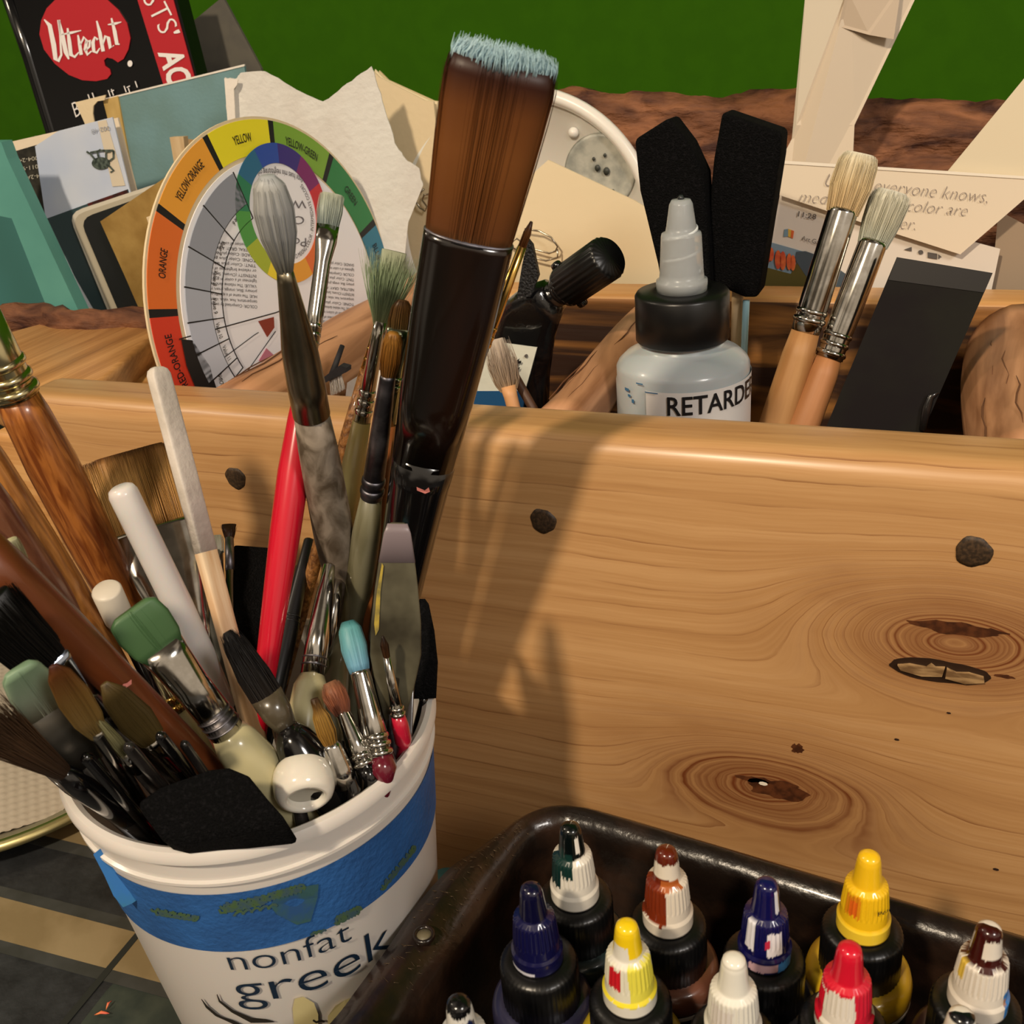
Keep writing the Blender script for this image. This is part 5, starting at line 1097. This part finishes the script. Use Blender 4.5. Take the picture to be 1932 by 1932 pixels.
brush('dark olive filbert with a thin gold edge below the red-brown handle', (196, 1290, .150), (366, 1482), [
    ('bristles', ['5C4A26', '4E4020', '5A4A26', '6A5A32'], [(0, 8, .4), (30, 26, .3), (90, 34, .25), (136, 26, .35), (150, 12, .6)], dict(n=620, jit=.03, ends=.04, core=.95)),
    ('ferrule', CHR, [(140, 22, .4), (150, 20, .5), (210, 13)], {}), ('handle', BLKH, [(205, 12), ('E', 10)], {})])
brush('frayed brown fan of hair hanging over the left side of the tub', (-40, 1352, .118), (232, 1532), [
    ('bristles', ['5A4636', '6A4E36', '4E3826', '3A2A1E'], [(0, 54, .25), (80, 40, .3), (200, 14, .8)], dict(n=520, jit=.22, ends=.3, core=.35, rh=.00016)),
    ('handle', BLKH, [(190, 16), (230, 26), (290, 26), ('E', 18)], dict(label='black handle'))])
brush('small cream bristled brush tucked among the dark ones at the left', (178, 1352, .140), (300, 1500), [
    ('bristles', ['9A9468', 'A8A478'], [(0, 8), (60, 14), (90, 12)], dict(n=160)), ('ferrule', CHR, [(86, 12), (130, 12)], {}), ('handle', SMOKE, [(128, 12), ('E', 10)], {})])
for i, (x, y, Y_, x2, y2, w, lab) in enumerate(((300, 1385, .150, 385, 1490, 11, 'dark handle low in the tub next to the black foam'), (345, 1400, .160, 415, 1500, 9, 'thin dark handle low in the tub left of the cream bulb'), (160, 1425, .140, 262, 1540, 12, 'smoky dark handle crossing the left rim'),
                                     (455, 1390, .182, 500, 1470, 14, 'black handle below the wooden stick'), (640, 1400, .194, 668, 1490, 13, 'black handle beside the golden brush'), (240, 1405, .145, 330, 1510, 12, 'dark handle under the olive filbert'), (700, 1330, .208, 735, 1440, 14, 'dark handle behind the cyan tipped brush ferrule'), (520, 1350, .198, 545, 1450, 13, 'black handle behind the black haired brush'))):
    brush(lab, (x, y, Y_), (x2, y2), [('handle', SMOKE if i % 2 else BLKH, [(0, w*.5), (6, w), ('E', w)], {})], name='brush_handle', cat='brush handle')
# smoky plastic scraper
q = [(70, 1446), (100, 1428), (200, 1490), (262, 1545), (300, 1610), (255, 1590), (205, 1545), (120, 1490)]
sp_ = [onz(x, y, ZR+.012-.0003*0-.00012*(x-70)) for x, y in q]
tag(obj('plastic_scraper', prism(sp_, (0, 0, -.0012)), mat('smoky_plastic', '3A3430', rough=.2, coat=.5, trans=.2)), 'smoky grey plastic scraper resting over the left rim of the tub', 'scraper')
# black foam brush at the front rim
t = thing('foam_brush', 'large black foam block resting on the front rim of the tub', 'foam brush', (BC[0]-.01, BC[1]-.03, TZ+.02))
q = [(252, 1512), (300, 1480), (392, 1447), (430, 1443), (466, 1458), (500, 1500), (540, 1545), (440, 1572), (385, 1580), (330, 1594), (300, 1580)]
zf = lambda x, y: ZR+.006+.00014*(1600-y)*.8
top = [onz(x, y, zf(x, y)) for x, y in q]
bot = [p*np.array([1, 1, 0])+np.array([0, 0, max(p[2]-.014, ZR-.001)])+np.array([-.0, .004, 0]) for p in top]
n_ = len(q); b_ = bevel(obj('foam_head', (top+bot, [list(range(n_)), list(range(2*n_-1, n_-1, -1))]+[[i, i+n_, (i+1) % n_+n_, (i+1) % n_] for i in range(n_)]), FOAM, t), .002, 3)
e0 = np.mean(bot, 0)+np.array([0, 0, .003]); e1 = np.array([BC[0]+.005, BC[1]-.01, TZ+.02])
obj('handle', sweep([e0, e1], [(.003, .003)]*2, (1, 0, 0), 16), MATS['pale_wood'], t)
# white ceramic ring end
rc = onz(574, 1484, ZR+.004); ax = nv(R2((.26, .66, -.70))); k = dep(rc)/F
rt = thing('white_tube', 'short thick white ceramic tube end at the front rim of the tub', 'tube', rc-np.array([0, 0, .02]))
pr = [(50, -42), (56, -30), (58, -8), (56, 12), (50, 24), (42, 30), (36, 29), (33, 22), (32, 0), (32, -42)]
obj('tube_wall', lathe(rc, [(a*k, b*k) for a, b in pr], 64, axis=ax, caps=False), mat('glazed_white', 'DED8CC', rough=.15, coat=.8, sss=.1), rt)
obj('tube_floor', lathe(rc, [(33*k, 12*k), (0, 10*k)], 32, axis=ax, caps=False), mat('glazed_inside', 'A8A498', rough=.3), rt)

# ------------------------------------------------------------------ two hog bristle brushes in the tote
brush('left bristle brush in the tote with chrome ferrule and natural wood handle', (1624, 290, .420), (1462, 812, .392), [
    ('bristles', ['F0E8D2', 'E8DCBC', 'E0CEA4', 'E2C898', 'D8BA8A'], [(0, 30, .7), (14, 38, .7), (60, 40, .7), (118, 30, .8)], dict(n=1000, jit=.06, ends=.14, core=.85, rh=.00014)),
    ('ferrule', CHR, [(108, 28, .9), (116, 28), (240, 28), (330, 28), (352, 27)], dict(rings=[(312, 28, 6), (328, 29, 6)])),
    ('handle', hw('natural_wood', '9C6C3C', 'B88A58', rough=.55, coat=0), [(350, 26), (400, 30), (546, 33), ('E', 26)], dict(label='natural wood handle'))], tub_=False)
brush('right bristle brush in the tote with chrome ferrule beside the black board', (1684, 362, .425), (1512, 812, .392), [
    ('bristles', ['EEEADA', 'DEDAC4', 'D2CEB6', 'C4C8B8'], [(0, 32, .7), (14, 38, .7), (60, 36, .7), (108, 28, .8)], dict(n=1000, jit=.07, ends=.16, core=.85, rh=.00014)),
    ('ferrule', CHR, [(98, 27, .9), (108, 27), (240, 27), (320, 25), (336, 26)], dict(rings=[(290, 26, 5), (308, 26, 5), (326, 27, 5)])),
    ('handle', hw('natural_wood2', 'A06A3E', 'B88054', rough=.55, coat=0), [(332, 23), (370, 28), (480, 30), ('E', 24)], dict(label='natural wood handle'))], tub_=False)
brush('small splayed bristle brush low in the tote below the gold liner', (936, 640, .360), (962, 742, .354), [
    ('bristles', ['C8B8A8', 'B8A490', 'A89078', 'B89A78'], [(0, 22, .5), (40, 30, .5), (80, 26, .5), (100, 16, .6)], dict(n=420, jit=.14, ends=.25, core=.6)),
    ('handle', mat('peach_wood', 'D09A6A', rough=.5), [(92, 15), (112, 13), ('E', 10)], {})], tub_=False)
brush('dark slim handle leaning beside the small splayed brush', (960, 690, .365), (1002, 764, .360), [('handle', mat('umber_wood', '4E3424', rough=.5), [(0, 6), (10, 9), ('E', 8)], {})], name='brush_handle', cat='brush handle', tub_=False)

def decal(b, L, off, pts, m, ra, nm, label=None, wL=None):
    """small paint mark on a brush: pts in px (across, along) around station L, lifted to the side facing the camera"""
    root, stn, wv, nvv = b
    if np.dot(nvv, C0-stn(L, 1)[0]) < 0: nvv = -nvv
    if (wv @ W)[0] < 0: wv = -wv
    out = []
    for u, v in pts:
        c, a, d = stn(L+v, wL or 1, ra); k1 = stn(L+v, 1)[1]; x = (off+u)*k1
        h = math.sqrt(max(0, 1-min(1, abs(x)/a)**2))*d if wL else 0
        out.append(c+wv*x+nvv*(h+.0004))
    o = obj(nm, (np.array(out), [list(range(len(out)))]), m, root, False, label=label); return o
decal(kn_, 150, -34, [(6, -75), (9, -70), (4, -20), (2, 50), (-4, 62), (-7, 40), (-3, -20)], mat('yellow_smear', 'A8923A', rough=.5, col2='6A6238', scale=200), .10, 'yellow_smear', 'yellow paint smear', 42)
decal(kn_, 330, 0, [(-14, -30), (-4, -42), (8, -38), (6, -10), (-6, 4), (-12, -8)], mat('dark_smear', '2A2418', rough=.4), .10, 'dark_smear', None, 36)
decal(hg_, 790, 8, [(-12, -6), (4, -2), (10, -8), (14, 0), (6, 4), (-10, 0)], mat('pink_fleck', 'C87A72', rough=.5), .95, 'paint_fleck', 'pink paint fleck', 58)
decal(tk_b, 396, 4, [(-14, 2), (-2, -5), (4, -1), (14, 2), (8, 7), (-2, 4), (-8, 8)], MATS['pink_fleck'], 1, 'paint_fleck', 'pink paint fleck', 36)
# repeats of one kind carry a group phrase
for o in bpy.data.objects:
    if o.parent or 'label' not in o: continue
    n0 = o.name.split('.')[0]; in_tote = o.location.y > .29
    g = {'ink_bottle': 'ink bottles standing in the baking pan', 'cream_sheet': 'stacked cream sheets left of the huge brush', 'paper_clip': 'paper clips on the sheets in the tote',
         'paint_brush': 'bristle brushes standing in the tote' if in_tote else 'paint brushes standing in the plastic tub',
         'foam_brush': 'foam brushes standing in the tote' if in_tote else 'foam brushes in the plastic tub',
         'palette_knife': 'palette knives at the right of the tub', 'brush_handle': None if in_tote else 'dark handles deep in the plastic tub'}.get(n0)
    if g: o['group'] = g
